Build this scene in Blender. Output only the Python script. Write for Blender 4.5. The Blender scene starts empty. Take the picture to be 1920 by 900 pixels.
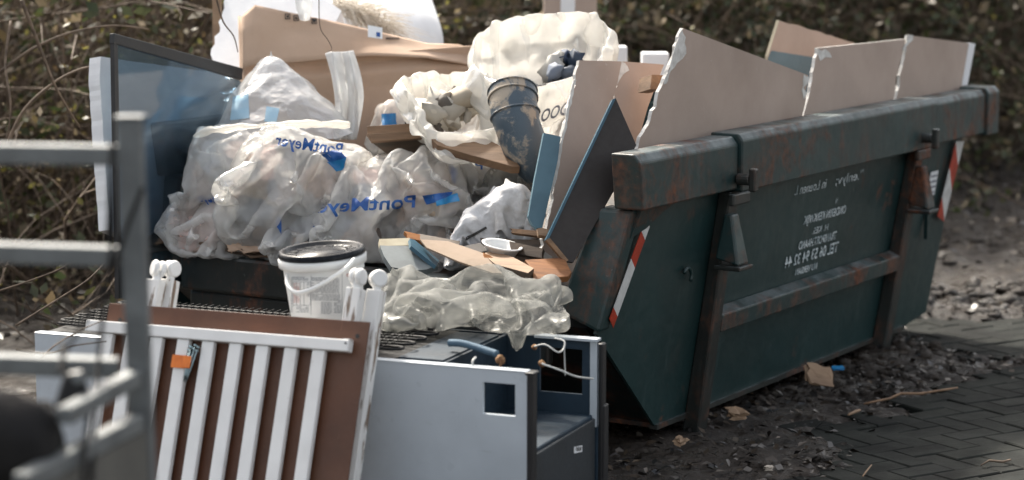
import bpy, bmesh, math, random
import numpy as np
from mathutils import Vector, Matrix
from mathutils.bvhtree import BVHTree

R = math.radians
rng = np.random.default_rng(7)
random.seed(7)
scene = bpy.context.scene
col = scene.collection

# ------------------------------------------------------------------ camera
FPX, CH = 4262.0, 1.75
PITCH = math.atan(616 / FPX)
cp, sp = math.cos(PITCH), math.sin(PITCH)
cam_d = bpy.data.cameras.new('camera')
cam = bpy.data.objects.new('camera', cam_d); col.objects.link(cam)
cam.location = (0, 0, CH); cam.rotation_euler = (R(90) - PITCH, 0, 0)
cam_d.sensor_width = 36; cam_d.lens = FPX / 1920 * 36
cam_d.clip_end = 500
cam_d.dof.use_dof = True; cam_d.dof.focus_distance = 7.15; cam_d.dof.aperture_fstop = 2.2
scene.camera = cam

# ------------------------------------------------------------------ sky and sun
SUN_AZ, SUN_EL = R(-28), R(46)          # azimuth from +Y towards +X
world = bpy.data.worlds.new('World'); scene.world = world; world.use_nodes = True
wn = world.node_tree.nodes; wl = world.node_tree.links
sky = wn.new('ShaderNodeTexSky'); sky.sky_type = 'NISHITA'; sky.sun_disc = False
sky.sun_elevation = SUN_EL; sky.sun_rotation = SUN_AZ
sky.air_density = 1.0; sky.dust_density = 4.0; sky.ozone_density = 1.0
wn['Background'].inputs[1].default_value = 0.112
hs_ = wn.new('ShaderNodeHueSaturation'); hs_.inputs['Saturation'].default_value = .45       # thin high haze: a paler, whiter sky
wb_ = wn.new('ShaderNodeMix'); wb_.data_type = 'RGBA'; wb_.blend_type = 'MULTIPLY'; wb_.inputs[0].default_value = 1; wb_.inputs[7].default_value = (1.065, 1.015, .935, 1)
wl.new(sky.outputs[0], hs_.inputs['Color']); wl.new(hs_.outputs[0], wb_.inputs[6]); wl.new(wb_.outputs[2], wn['Background'].inputs[0])
sun_d = bpy.data.lights.new('sun', 'SUN'); sun_d.energy = 2.6; sun_d.angle = R(4); sun_d.color = (1.0, .93, .82)
sun = bpy.data.objects.new('sun', sun_d); col.objects.link(sun)
sdir = Vector((math.sin(SUN_AZ) * math.cos(SUN_EL), math.cos(SUN_AZ) * math.cos(SUN_EL), math.sin(SUN_EL)))
sun.rotation_euler = sdir.to_track_quat('Z', 'Y').to_euler(); sun.location = sdir * 30
scene.view_settings.view_transform = 'Standard'; scene.view_settings.look = 'None'
scene.view_settings.exposure = 1.70; scene.view_settings.gamma = 1
scene.render.engine = 'CYCLES'
scene.cycles.max_bounces = 10; scene.cycles.transparent_max_bounces = 24

# ------------------------------------------------------------------ helpers
def ray(x, y):
    a = (x - 960, FPX, -(y - 450))
    return Vector((a[0], a[1] * cp + a[2] * sp, -a[1] * sp + a[2] * cp))
CAM = Vector((0, 0, CH))
def at(x, y, Y):
    d = ray(x, y); return CAM + d * (Y / d.y)
def onz(x, y, z):
    d = ray(x, y); return CAM + d * ((z - CH) / d.z)

def tag(o, label=None, cat=None, group=None, kind=None):
    if label: o['label'] = label
    if cat: o['category'] = cat
    if group: o['group'] = group
    if kind: o['kind'] = kind
    return o
def empty(name, loc=(0, 0, 0), rz=0, mat=None):
    o = bpy.data.objects.new(name, None); col.objects.link(o); o.empty_display_size = .1
    if mat is not None: o.matrix_world = mat
    else: o.location = loc; o.rotation_euler = (0, 0, rz)
    return o
def frame(o, ex, ey, ez):
    m = Matrix.Identity(4)
    for i, e in enumerate((ex, ey, ez)):
        for k in range(3): m[k][i] = e[k]
    for k in range(3): m[k][3] = o[k]
    return m
def link_mesh(name, me, mat, parent=None, smooth=False, bevel=0, seg=2):
    o = bpy.data.objects.new(name, me); col.objects.link(o)
    if mat: me.materials.append(mat)
    if parent: o.parent = parent
    if smooth:
        me.polygons.foreach_set('use_smooth', [True] * len(me.polygons))
    if bevel:
        b = o.modifiers.new('bevel', 'BEVEL'); b.width = bevel; b.segments = seg; b.limit_method = 'ANGLE'; b.angle_limit = R(35)
    return o
def mesh_np(name, V, F, mat, parent=None, smooth=False, colors=None, uv=None):
    me = bpy.data.meshes.new(name)
    V = np.asarray(V, np.float32)
    F = [np.asarray(f) for f in (F if isinstance(F, (list, tuple)) else [F]) if len(f)]
    nv = len(V); nl = sum(f.size for f in F); nf = sum(len(f) for f in F)
    me.vertices.add(nv); me.vertices.foreach_set('co', V.ravel())
    me.loops.add(nl); me.loops.foreach_set('vertex_index', np.concatenate([f.ravel() for f in F]).astype(np.int32))
    me.polygons.add(nf)
    tot = np.concatenate([np.full(len(f), f.shape[1]) for f in F]).astype(np.int32)
    st = np.concatenate([[0], np.cumsum(tot)[:-1]]).astype(np.int32)
    me.polygons.foreach_set('loop_start', st); me.polygons.foreach_set('loop_total', tot)
    if colors is not None:
        ca = me.color_attributes.new('Col', 'FLOAT_COLOR', 'POINT')
        c4 = np.ones((nv, 4), np.float32); c4[:, :3] = colors
        ca.data.foreach_set('color', c4.ravel())
    me.update(); me.validate()
    return link_mesh(name, me, mat, parent, smooth)

class MB:
    def __init__(s): s.v = []; s.f = []
    def box(s, x0, x1, y0, y1, z0, z1):
        b = len(s.v)
        s.v += [(x, y, z) for z in (z0, z1) for y in (y0, y1) for x in (x0, x1)]
        s.f += [tuple(b + i for i in q) for q in ((0, 2, 3, 1), (4, 5, 7, 6), (0, 1, 5, 4), (2, 6, 7, 3), (0, 4, 6, 2), (1, 3, 7, 5))]
        return s
    def hexa(s, p):                     # 8 points, bottom ring then top ring
        b = len(s.v); s.v += [tuple(q) for q in p]
        s.f += [tuple(b + i for i in q) for q in ((3, 2, 1, 0), (4, 5, 6, 7), (0, 1, 5, 4), (1, 2, 6, 5), (2, 3, 7, 6), (3, 0, 4, 7))]
        return s
    def prism(s, A, B):                 # two rings of equal length
        b = len(s.v); n = len(A); s.v += [tuple(q) for q in A] + [tuple(q) for q in B]
        s.f.append(tuple(b + i for i in range(n))[::-1]); s.f.append(tuple(b + n + i for i in range(n)))
        for i in range(n):
            j = (i + 1) % n; s.f.append((b + i, b + j, b + n + j, b + n + i))
        return s
    def tube(s, pts, r, n=8, caps=True):
        P = [Vector(p) for p in pts]; b = len(s.v); prev = None
        for k, p in enumerate(P):
            t = (P[min(k + 1, len(P) - 1)] - P[max(k - 1, 0)]).normalized()
            if prev is None:
                a = t.orthogonal().normalized()
            else:
                a = (prev - t * prev.dot(t)).normalized()
            prev = a; c = t.cross(a)
            rr = r[k] if isinstance(r, (list, tuple)) else r
            for i in range(n):
                th = 2 * math.pi * i / n; s.v.append(tuple(p + (a * math.cos(th) + c * math.sin(th)) * rr))
        for k in range(len(P) - 1):
            for i in range(n):
                j = (i + 1) % n; s.f.append((b + k * n + i, b + k * n + j, b + (k + 1) * n + j, b + (k + 1) * n + i))
        if caps:
            s.f.append(tuple(b + i for i in range(n))[::-1]); s.f.append(tuple(b + (len(P) - 1) * n + i for i in range(n)))
        return s
    def revolve(s, prof, n=48):         # (r, z) about z
        b = len(s.v); m = len(prof)
        for r_, z in prof:
            for i in range(n):
                th = 2 * math.pi * i / n; s.v.append((r_ * math.cos(th), r_ * math.sin(th), z))
        for k in range(m - 1):
            for i in range(n):
                j = (i + 1) % n; s.f.append((b + k * n + i, b + k * n + j, b + (k + 1) * n + j, b + (k + 1) * n + i))
        if prof[0][0] > 1e-5: s.f.append(tuple(b + i for i in range(n))[::-1])
        if prof[-1][0] > 1e-5: s.f.append(tuple(b + (m - 1) * n + i for i in range(n)))
        return s
    def build(s, name, mat, parent=None, smooth=False, bevel=0, seg=2):
        me = bpy.data.meshes.new(name); me.from_pydata(s.v, [], s.f); me.validate(); me.update()
        return link_mesh(name, me, mat, parent, smooth, bevel, seg)

# ------------------------------------------------------------------ value noise in numpy
def hash3(ix, iy, iz):
    h = (ix * 374761393 + iy * 668265263 + iz * 2147483647) & 0xffffffff
    h = ((h ^ (h >> 13)) * 1274126177) & 0xffffffff
    return ((h ^ (h >> 16)) & 0xffff) / 65535.0
def vnoise(x, y, z=0.0):
    x = np.asarray(x, float); y = np.asarray(y, float); z = np.broadcast_to(np.asarray(z, float), x.shape)
    ix = np.floor(x).astype(np.int64); iy = np.floor(y).astype(np.int64); iz = np.floor(z).astype(np.int64)
    fx, fy, fz = x - ix, y - iy, z - iz
    fx, fy, fz = [f * f * (3 - 2 * f) for f in (fx, fy, fz)]
    o = 0
    for dx in (0, 1):
        for dy in (0, 1):
            for dz in (0, 1):
                o = o + hash3(ix + dx, iy + dy, iz + dz) * (fx if dx else 1 - fx) * (fy if dy else 1 - fy) * (fz if dz else 1 - fz)
    return o
def fbm(x, y, z=0.0, oct=4):
    s = 0; a = .5
    for k in range(oct):
        s = s + a * (vnoise(x * 2**k + 17 * k, y * 2**k + 5 * k, np.asarray(z) * 2**k + 3 * k) - .5); a *= .5
    return s

# ------------------------------------------------------------------ materials
class N:
    def __init__(s, name):
        s.m = bpy.data.materials.new(name); s.m.use_nodes = True; s.t = s.m.node_tree; s.n = s.t.nodes; s.l = s.t.links
        s.b = s.n['Principled BSDF']; s.out = s.n['Material Output']
        s.tc = s.n.new('ShaderNodeTexCoord')
    def put(s, sock, v):
        if isinstance(v, bpy.types.NodeSocket): s.l.new(v, sock)
        elif isinstance(v, (tuple, list)) and len(v) == 3 and sock.type == 'RGBA': sock.default_value = (*v, 1)
        else: sock.default_value = v
    def coord(s, which='Object', scale=(1, 1, 1), rot=(0, 0, 0)):
        mp = s.n.new('ShaderNodeMapping'); s.l.new(s.tc.outputs[which], mp.inputs[0])
        mp.inputs['Scale'].default_value = scale; mp.inputs['Rotation'].default_value = rot
        return mp.outputs[0]
    def noise(s, vec, scale=5, detail=6, rough=.55, dist=0):
        t = s.n.new('ShaderNodeTexNoise'); s.l.new(vec, t.inputs['Vector'])
        t.inputs['Scale'].default_value = scale; t.inputs['Detail'].default_value = detail
        t.inputs['Roughness'].default_value = rough; t.inputs['Distortion'].default_value = dist
        return t.outputs['Fac']
    def voro(s, vec, scale=5, feature='F1', out='Distance', rand=1):
        t = s.n.new('ShaderNodeTexVoronoi'); s.l.new(vec, t.inputs['Vector']); t.feature = feature
        t.inputs['Scale'].default_value = scale; t.inputs['Randomness'].default_value = rand
        return t.outputs[out]
    def ramp(s, fac, a, b, ca=(0, 0, 0), cb=(1, 1, 1)):
        t = s.n.new('ShaderNodeValToRGB'); s.l.new(fac, t.inputs[0])
        t.color_ramp.elements[0].position = a; t.color_ramp.elements[1].position = b
        t.color_ramp.elements[0].color = (*ca, 1); t.color_ramp.elements[1].color = (*cb, 1)
        return t.outputs[0]
    def mix(s, fac, a, b, mode='MIX'):
        t = s.n.new('ShaderNodeMix'); t.data_type = 'RGBA'; t.blend_type = mode
        s.put(t.inputs[0], fac); s.put(t.inputs[6], a); s.put(t.inputs[7], b)
        return t.outputs[2]
    def math(s, op, a, b=0.0):
        t = s.n.new('ShaderNodeMath'); t.operation = op; s.put(t.inputs[0], a); s.put(t.inputs[1], b); t.use_clamp = False
        return t.outputs[0]
    def bump(s, h, strength=.3, dist=.01, prev=None):
        t = s.n.new('ShaderNodeBump'); s.l.new(h, t.inputs['Height']); t.inputs['Strength'].default_value = strength
        t.inputs['Distance'].default_value = dist
        if prev is not None: s.l.new(prev, t.inputs['Normal'])
        return t.outputs[0]
    def attr(s, name='Col'):
        t = s.n.new('ShaderNodeAttribute'); t.attribute_name = name; return t.outputs['Color']
    def rand(s):
        t = s.n.new('ShaderNodeObjectInfo'); return t.outputs['Random']
    def set(s, **k):
        for a, v in k.items(): s.put(s.b.inputs[a.replace('_', ' ')], v)
        return s

def simple(name, c1, c2=None, rough=.6, metal=0, scale=6, bump=.15, bscale=60, bdist=.003, rvar=.15, spec=.5, lo=.35, hi=.65, stretch=(1, 1, 1), jit=0, scuff=0, sc_col=(.12, .10, .08)):
    n = N(name); v = n.coord(scale=stretch)
    f = n.noise(v, scale)
    c = n.mix(n.ramp(f, lo, hi), c1, c2 if c2 else tuple(x * .75 for x in c1))
    if jit:
        c = n.mix(n.math('MULTIPLY', n.rand(), jit), c, (0, 0, 0))
    if scuff:
        a1 = n.ramp(n.noise(n.coord(scale=(1, .12, .3), rot=(.3, .5, .7)), 70, 4, .6), .68, .74); a2 = n.ramp(n.noise(n.coord(scale=(.15, 1, 1), rot=(.2, .9, .4)), 60, 4, .6), .68, .74)
        sp_ = n.ramp(n.noise(n.coord(), 55, 3, .6), .70, .74); bl_ = n.ramp(n.noise(n.coord(), 2.2, 6, .65), .48, .75)
        c = n.mix(n.math('MULTIPLY', bl_, .45 * scuff), c, sc_col); c = n.mix(n.math('MULTIPLY', n.math('ADD', a1, a2), .5 * scuff), c, sc_col); c = n.mix(n.math('MULTIPLY', sp_, .8 * scuff), c, sc_col)
    n.set(Base_Color=c, Metallic=metal)
    n.put(n.b.inputs['Specular IOR Level'], spec)
    f2 = n.noise(v, bscale, 4)
    r = n.math('ADD', n.math('MULTIPLY', n.math('SUBTRACT', f2, .5), rvar * 2), rough); n.set(Roughness=r)
    if bump: n.set(Normal=n.bump(f2, bump, bdist))
    return n.m

def paint_rust(name, green=(.0080, .0245, .0250), rust_amt=.5, streak=True):
    n = N(name); v = n.coord('Object'); g = n.n.new('ShaderNodeNewGeometry')
    pos = g.outputs['Position']
    mp = n.n.new('ShaderNodeMapping'); n.l.new(pos, mp.inputs[0]); mp.inputs['Scale'].default_value = (1, 1, .16)
    base = n.mix(n.ramp(n.noise(pos, 2.3, 5), .3, .7), green, tuple(x * 1.6 + .002 for x in green))
    chalk = n.ramp(n.noise(mp.outputs[0], 16, 6, .65), .58, .86)
    base = n.mix(n.math('MULTIPLY', chalk, .22), base, (.16, .20, .20))
    rn = n.math('ADD', n.math('MULTIPLY', n.noise(pos, 5.0, 10, .72, .6), .65), n.math('MULTIPLY', n.noise(mp.outputs[0], 11, 6, .7), .35))
    big_ = n.ramp(n.noise(pos, 1.9, 3, .5), .36, .58)
    rmask = n.math('MULTIPLY', n.ramp(rn, .60 - .10 * rust_amt, .67 - .06 * rust_amt), n.math('ADD', n.math('MULTIPLY', big_, .85), .15))
    rcol = n.mix(n.ramp(n.noise(pos, 42, 5), .35, .7), (.036, .015, .009), (.19, .062, .024))
    c = n.mix(rmask, base, rcol)
    scr = n.ramp(n.noise(pos, 60, 3, .5, 3.0), .73, .76)
    c = n.mix(n.math('MULTIPLY', scr, .5), c, (.32, .34, .34))
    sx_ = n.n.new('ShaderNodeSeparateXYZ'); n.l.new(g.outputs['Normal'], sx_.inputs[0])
    up_pale = n.math('MULTIPLY', n.ramp(sx_.outputs['Z'], .4, .85), n.ramp(n.noise(pos, 8, 7, .7), .42, .6))  # noisy patches of paler blue-grey on faces that point upwards
    c = n.mix(n.math('MULTIPLY', up_pale, .55), c, (.17, .20, .21))
    mud = n.ramp(n.noise(pos, 3.3, 8, .7), .60, .78)
    c = n.mix(n.math('MULTIPLY', mud, .35), c, (.045, .037, .030))
    n.set(Base_Color=c, Roughness=n.math('ADD', n.math('MULTIPLY', rmask, .4), n.math('ADD', n.math('MULTIPLY', n.noise(pos, 25, 5), .3), .26)))
    n.put(n.b.inputs['Specular IOR Level'], .45)
    b1 = n.bump(n.noise(pos, 3.5, 3), .25, .03)
    n.set(Normal=n.bump(rn, .35, .006, b1))
    return n.m

def wood(name, c1, c2, axis=0, rough=.7, ring=26):
    n = N(name); st = [1.0, 1.0, 1.0]; st[axis] = .07
    v = n.coord(scale=tuple(st))
    f = n.noise(v, ring, 6, .6, 1.2); f2 = n.noise(n.coord(), 5, 5)
    c = n.mix(n.ramp(f, .3, .7), c1, c2)
    c = n.mix(n.math('MULTIPLY', n.ramp(f2, .5, .8), .6), c, tuple(x * .3 for x in c1))
    n.set(Base_Color=c, Roughness=rough, Normal=n.bump(f, .35, .004))
    return n.m

def film(name, tint=(.90, .895, .88), clear=.32, gloss=.3, crink=24, dirt=.25, dirtc=(.30, .24, .19), grough=.20, bs=1.0):
    n = N(name); n.n.remove(n.b); v = n.coord()
    cf = n.noise(v, crink, 5, .6, .8); rid = n.math('ABSOLUTE', n.math('SUBTRACT', cf, .5))
    big = n.noise(v, 5, 4, .5, .4); ridb = n.math('ABSOLUTE', n.math('SUBTRACT', big, .5))
    nt = n.n.new('ShaderNodeTexNoise'); n.l.new(v, nt.inputs['Vector']); nt.inputs['Scale'].default_value = 7; nt.inputs['Detail'].default_value = 3
    vs = n.n.new('ShaderNodeVectorMath'); vs.operation = 'MULTIPLY_ADD'; n.l.new(nt.outputs['Color'], vs.inputs[0]); vs.inputs[1].default_value = (.16, .16, .16); n.l.new(v, vs.inputs[2])
    f1 = n.voro(vs.outputs[0], crink * .55); f2 = n.voro(vs.outputs[0], crink * 1.5)
    nrm = n.bump(f2, .30 * bs, .014, n.bump(f1, .40 * bs, .04, n.bump(rid, .25 * bs, .012)))
    dm = n.ramp(n.noise(v, 11, 8, .75), .55, .75)
    c = n.mix(n.math('MULTIPLY', dm, dirt), tint, dirtc)
    di = n.n.new('ShaderNodeBsdfDiffuse'); n.put(di.inputs['Color'], c); n.l.new(nrm, di.inputs['Normal'])
    tl = n.n.new('ShaderNodeBsdfTranslucent'); n.put(tl.inputs['Color'], c); n.l.new(nrm, tl.inputs['Normal'])
    tr = n.n.new('ShaderNodeBsdfTransparent'); n.put(tr.inputs['Color'], (.93, .93, .92))
    gl = n.n.new('ShaderNodeBsdfGlossy'); n.put(gl.inputs['Roughness'], grough); n.l.new(nrm, gl.inputs['Normal'])
    def ms(f, a, b):
        m = n.n.new('ShaderNodeMixShader'); n.put(m.inputs[0], f); n.l.new(a, m.inputs[1]); n.l.new(b, m.inputs[2]); return m.outputs[0]
    s1 = ms(.5, di.outputs[0], tl.outputs[0])
    cl = n.math('MULTIPLY', n.math('ADD', n.math('MULTIPLY', n.ramp(n.noise(v, 5, 2), .35, .65), .5), .72), clear)
    s2 = ms(cl, s1, tr.outputs[0])
    fr = n.n.new('ShaderNodeFresnel'); fr.inputs[0].default_value = 1.5; n.l.new(nrm, fr.inputs[1])
    s3 = ms(n.math('MULTIPLY', fr.outputs[0], gloss * 2.4), s2, gl.outputs[0])
    n.l.new(s3, n.out.inputs[0])
    return n.m

def leafmat(name, rough=.5, trans=.35, jit=.0):
    n = N(name); c = n.attr()
    if jit: c = n.mix(n.math('MULTIPLY', n.rand(), jit), c, (.01, .012, .008))
    n.set(Base_Color=c, Roughness=rough)
    if trans:
        tl = n.n.new('ShaderNodeBsdfTranslucent'); n.l.new(c, tl.inputs[0])
        m = n.n.new('ShaderNodeMixShader'); m.inputs[0].default_value = trans
        n.l.new(n.b.outputs[0], m.inputs[1]); n.l.new(tl.outputs[0], m.inputs[2]); n.l.new(m.outputs[0], n.out.inputs[0])
    return n.m

MT = {}
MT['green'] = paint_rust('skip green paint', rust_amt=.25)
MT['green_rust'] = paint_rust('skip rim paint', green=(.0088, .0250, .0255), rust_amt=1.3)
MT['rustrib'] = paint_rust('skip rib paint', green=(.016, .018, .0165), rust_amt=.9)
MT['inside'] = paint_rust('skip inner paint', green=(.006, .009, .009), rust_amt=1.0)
MT['white_tape'] = simple('white reflective tape', (.62, .63, .62), (.45, .45, .44), .45, scale=20)
MT['red_tape'] = simple('red reflective tape', (.42, .035, .012), (.28, .03, .012), .4, scale=20)
MT['stencil'] = simple('white stencil paint', (.62, .68, .70), (.25, .32, .34), .6, scale=45, lo=.42, hi=.62)
MT['black'] = simple('black plastic', (.012, .013, .015), (.02, .02, .022), .4)
MT['rubber'] = simple('black rubber', (.009, .009, .010), (.016, .015, .015), .75, bscale=30, spec=.2)
MT['galv'] = simple('galvanised steel', (.185, .20, .205), (.115, .124, .128), .5, metal=.35, scale=14, bscale=30, bump=.1, scuff=.4, sc_col=(.24, .24, .23))
MT['galv_board'] = simple('weathered grey board', (.13, .125, .11), (.08, .078, .07), .7, scale=4)
MT['drywall'] = simple('beige plasterboard paper', (.45, .355, .30), (.37, .285, .235), .85, scale=3.5, bscale=120, bump=.06, scuff=.35, sc_col=(.56, .50, .46))
MT['gypsum'] = simple('white gypsum core', (.70, .69, .66), (.50, .48, .45), .95, scale=30, bscale=70, bump=.6, bdist=.004)
MT['card'] = simple('brown cardboard', (.48, .345, .255), (.40, .28, .20), .85, scale=3, bscale=90, bump=.08, scuff=.35, sc_col=(.26, .16, .10))
MT['card_wet'] = simple('damp brown cardboard', (.15, .095, .06), (.055, .036, .025), .8, scale=7, bscale=50, bump=.3)
MT['foam'] = simple('white polystyrene', (.82, .83, .84), (.74, .75, .77), .8, scale=8, bscale=130, bump=.25)
MT['ink'] = simple('black print', (.02, .02, .02), (.04, .035, .03), .7)
MT['blue_ink'] = simple('blue print', (.006, .055, .24), (.012, .10, .34), .4, scale=12)
MT['cyan_ink'] = simple('light blue print', (.01, .22, .45), (.015, .15, .38), .4, scale=12)
MT['pale_ink'] = simple('faded blue print', (.24, .42, .56), (.34, .48, .58), .4, scale=12)
MT['grey_ink'] = simple('grey fine print', (.20, .22, .25), (.14, .15, .18), .6)
MT['pink_ink'] = simple('reddish fine print', (.55, .30, .28), (.48, .25, .25), .6)
MT['label'] = simple('white paper label', (.72, .74, .76), (.62, .64, .66), .6)
MT['crib'] = simple('white crib lacquer', (.82, .82, .81), (.74, .74, .73), .38, scale=7, bscale=30, bump=.05, spec=.5, scuff=.35, sc_col=(.42, .36, .30))
MT['brown'] = simple('brown hardboard', (.105, .036, .014), (.074, .026, .010), .5, scale=5, bscale=80, bump=.08, scuff=.35, sc_col=(.26, .14, .085))
MT['orange'] = simple('orange tape', (.80, .20, .015), (.62, .14, .01), .4, scale=30)
MT['zinc'] = simple('zinc screws', (.30, .40, .42), (.2, .26, .28), .3, metal=.9)
MT['bucket'] = simple('white bucket plastic', (.76, .77, .76), (.70, .70, .69), .35, scale=5, bscale=15, bump=.03)
MT['lid'] = simple('black lid plastic', (.010, .012, .016), (.02, .022, .026), .28, scale=5, bump=.03, spec=.12)
MT['steel_white'] = simple('white enamelled steel', (.52, .57, .62), (.44, .49, .54), .32, scale=2.2, bscale=9, bump=.04, bdist=.002, scuff=.45, sc_col=(.20, .21, .22))
MT['fridge_in'] = simple('blue grey fridge liner', (.020, .038, .058), (.011, .020, .031), .55, scale=5, bscale=50, spec=.25)
MT['fridge_dark'] = simple('dark grey fridge casing', (.020, .027, .034), (.012, .016, .020), .55, scale=6, bscale=70)
MT['coil'] = simple('black condenser wire', (.006, .007, .008), (.010, .010, .011), .6, spec=.2)
MT['hose'] = simple('blue grey hose', (.10, .16, .22), (.06, .10, .14), .7, spec=.2)
MT['cable'] = simple('white cable', (.52, .53, .52), (.36, .37, .36), .5)
MT['pu'] = simple('orange sealing foam', (.30, .17, .07), (.13, .06, .03), .9, scale=30, bscale=60, bump=.7, bdist=.01)
MT['pipe'] = None
MT['darkboard'] = simple('black faced board', (.014, .010, .009), (.024, .018, .016), .6, scale=4, bscale=60, bump=.1)
MT['bluefilm'] = simple('blue board face', (.03, .095, .14), (.02, .065, .10), .45, scale=6)
MT['teal'] = simple('pale blue panel', (.085, .165, .21), (.06, .12, .155), .5, scale=6)
MT['grey_panel'] = simple('grey green panel', (.16, .185, .19), (.11, .125, .13), .6, scale=8)
MT['cream'] = simple('cream board edge', (.50, .45, .33), (.40, .35, .25), .8, scale=20)
MT['wood_old'] = wood('weathered plank', (.26, .155, .085), (.11, .065, .038))
MT['wood_dirty'] = wood('dirty dark plank', (.10, .068, .045), (.035, .026, .019))
MT['wood_red'] = wood('reddish split wood', (.34, .145, .05), (.13, .05, .02))
MT['wood_pale'] = wood('pale timber', (.32, .215, .135), (.20, .125, .075))
MT['splinter'] = wood('fresh orange splinter', (.50, .22, .07), (.30, .11, .035))
MT['twig'] = simple('grey brown bark', (.155, .11, .076), (.075, .052, .036), .8, scale=30)
MT['leaf'] = leafmat('bush leaves', jit=.35)
MT['litter'] = leafmat('wet fallen leaves', rough=.38, trans=0)
MT['rubble'] = leafmat('mixed rubble in bag', rough=.7, trans=0)
MT['hard'] = simple('tan hardboard', (.27, .20, .145), (.20, .145, .10), .8, scale=5, scuff=.4)
MT['straw'] = simple('pale dry straw', (.74, .69, .61), (.58, .52, .44), .8)
MT['stone'] = simple('pebble', (.5, .45, .38), (.35, .3, .25), .7)
MT['sack'] = None

MT['bag'] = film('milky plastic bag', clear=.58, gloss=.12, dirt=.20)
MT['bag_clear'] = film('clear plastic bag', tint=(.80, .82, .84), clear=.46, gloss=.10, crink=9, dirt=.12)
MT['bag_white'] = film('white plastic bag', tint=(.82, .805, .765), clear=.32, gloss=.12, crink=8, dirt=.10, dirtc=(.55, .48, .38))
MT['bag_grey'] = film('grey dirty plastic film', tint=(.36, .365, .35), clear=.55, gloss=.025, bs=.6, grough=.35, crink=14, dirt=.5, dirtc=(.24, .21, .16))

def pipe_mat():
    n = N('plaster smeared grey pipe'); v = n.coord()
    f = n.noise(v, 9, 8, .65, .4)
    c = n.mix(n.ramp(n.noise(v, 4, 4), .3, .7), (.045, .070, .095), (.075, .105, .13))
    c = n.mix(n.ramp(f, .53, .60), c, (.33, .285, .23))
    n.set(Base_Color=c, Roughness=n.math('ADD', n.math('MULTIPLY', n.ramp(f, .53, .6), .45), .4), Normal=n.bump(n.ramp(f, .5, .6), .4, .004))
    return n.m
MT['pipe'] = pipe_mat()
def sack_mat():
    n = N('woven white sack'); v = n.coord()
    w = n.n.new('ShaderNodeTexWave'); n.l.new(v, w.inputs[0]); w.inputs['Scale'].default_value = 90; w.inputs['Distortion'].default_value = 1
    c = n.mix(n.ramp(n.noise(v, 7, 7, .65), .42, .72), (.60, .60, .61), (.34, .32, .30))
    n.set(Base_Color=c, Roughness=.75, Normal=n.bump(w.outputs['Fac'], .12, .003, n.bump(n.noise(v, 18, 5, .6, .8), .4, .02)))
    return n.m
MT['sack'] = sack_mat()
def glass_mat():
    n = N('tinted sheet glass'); n.n.remove(n.b); v = n.coord()
    tr = n.n.new('ShaderNodeBsdfTransparent')
    spots = n.ramp(n.noise(v, 45, 6, .7), .62, .72)
    n.put(tr.inputs[0], n.mix(n.math('MULTIPLY', spots, .45), (.56, .64, .70), (.38, .44, .50)))
    gl = n.n.new('ShaderNodeBsdfGlossy'); n.put(gl.inputs['Roughness'], .04); n.put(gl.inputs['Color'], (.9, .95, 1))
    fr = n.n.new('ShaderNodeFresnel'); fr.inputs[0].default_value = 1.55
    di = n.n.new('ShaderNodeBsdfDiffuse'); n.put(di.inputs[0], (.10, .15, .19))
    m0 = n.n.new('ShaderNodeMixShader'); n.put(m0.inputs[0], n.math('ADD', n.math('MULTIPLY', n.noise(v, 6, 7, .7), .14), .03)); n.l.new(tr.outputs[0], m0.inputs[1]); n.l.new(di.outputs[0], m0.inputs[2])
    m = n.n.new('ShaderNodeMixShader'); n.l.new(n.math('MULTIPLY', fr.outputs[0], .45), m.inputs[0]); n.l.new(m0.outputs[0], m.inputs[1]); n.l.new(gl.outputs[0], m.inputs[2])
    n.l.new(m.outputs[0], n.out.inputs[0]); return n.m
MT['glass'] = glass_mat()
def peel_mat():
    n = N('peeling white paint'); v = n.coord(scale=(1, .12, 1))
    f = n.noise(v, 55, 5, .6, .6)
    m = n.ramp(f, .57, .60)
    n.set(Base_Color=n.mix(m, (.74, .73, .71), (.20, .14, .10)), Roughness=.5, Normal=n.bump(m, -.5, .003)); return n.m
MT['peel'] = peel_mat()
def mud_mat():
    n = N('wet mud'); g = n.n.new('ShaderNodeNewGeometry'); pos = g.outputs['Position']
    a = n.noise(pos, 1.6, 8, .65, .3); b = n.noise(pos, 24, 8, .7)
    c = n.mix(n.ramp(b, .35, .7), (.010, .0068, .0048), (.038, .026, .0175))
    c = n.mix(n.math('MULTIPLY', n.ramp(a, .5, .68), .7), c, (.058, .043, .031))
    wet = n.ramp(n.noise(pos, 2.2, 7, .65), .43, .57)
    r = n.math('SUBTRACT', .82, n.math('MULTIPLY', wet, .60))
    n.set(Base_Color=c, Roughness=r, Specular_IOR_Level=.5, Normal=n.bump(b, .9, .03, n.bump(n.noise(pos, 90, 4), .5, .006)))
    return n.m
MT['mud'] = mud_mat()
def paver_mat():
    n = N('wet grey paver'); g = n.n.new('ShaderNodeNewGeometry'); pos = g.outputs['Position']
    sp_ = n.noise(pos, 260, 3, .6)
    c = n.mix(n.ramp(n.noise(pos, 7, 6, .6), .3, .7), (.012, .0142, .0122), (.026, .0285, .0245))
    c = n.mix(n.math('MULTIPLY', n.rand(), .5), c, (.013, .016, .0155))
    c = n.mix(n.math('MULTIPLY', n.ramp(n.noise(pos, 2.5, 5), .45, .6), .8), c, (.009, .010, .0095))
    c = n.mix(n.ramp(sp_, .70, .76), c, (.19, .20, .185))
    n.set(Base_Color=c, Roughness=n.ramp(n.noise(pos, 5, 5), .3, .7, (.55, .55, .55), (.8, .8, .8)), Specular_IOR_Level=.12, Normal=n.bump(sp_, .5, .003, n.bump(n.noise(pos, 60, 4), .3, .004)))
    return n.m
MT['paver'] = paver_mat()

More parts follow.
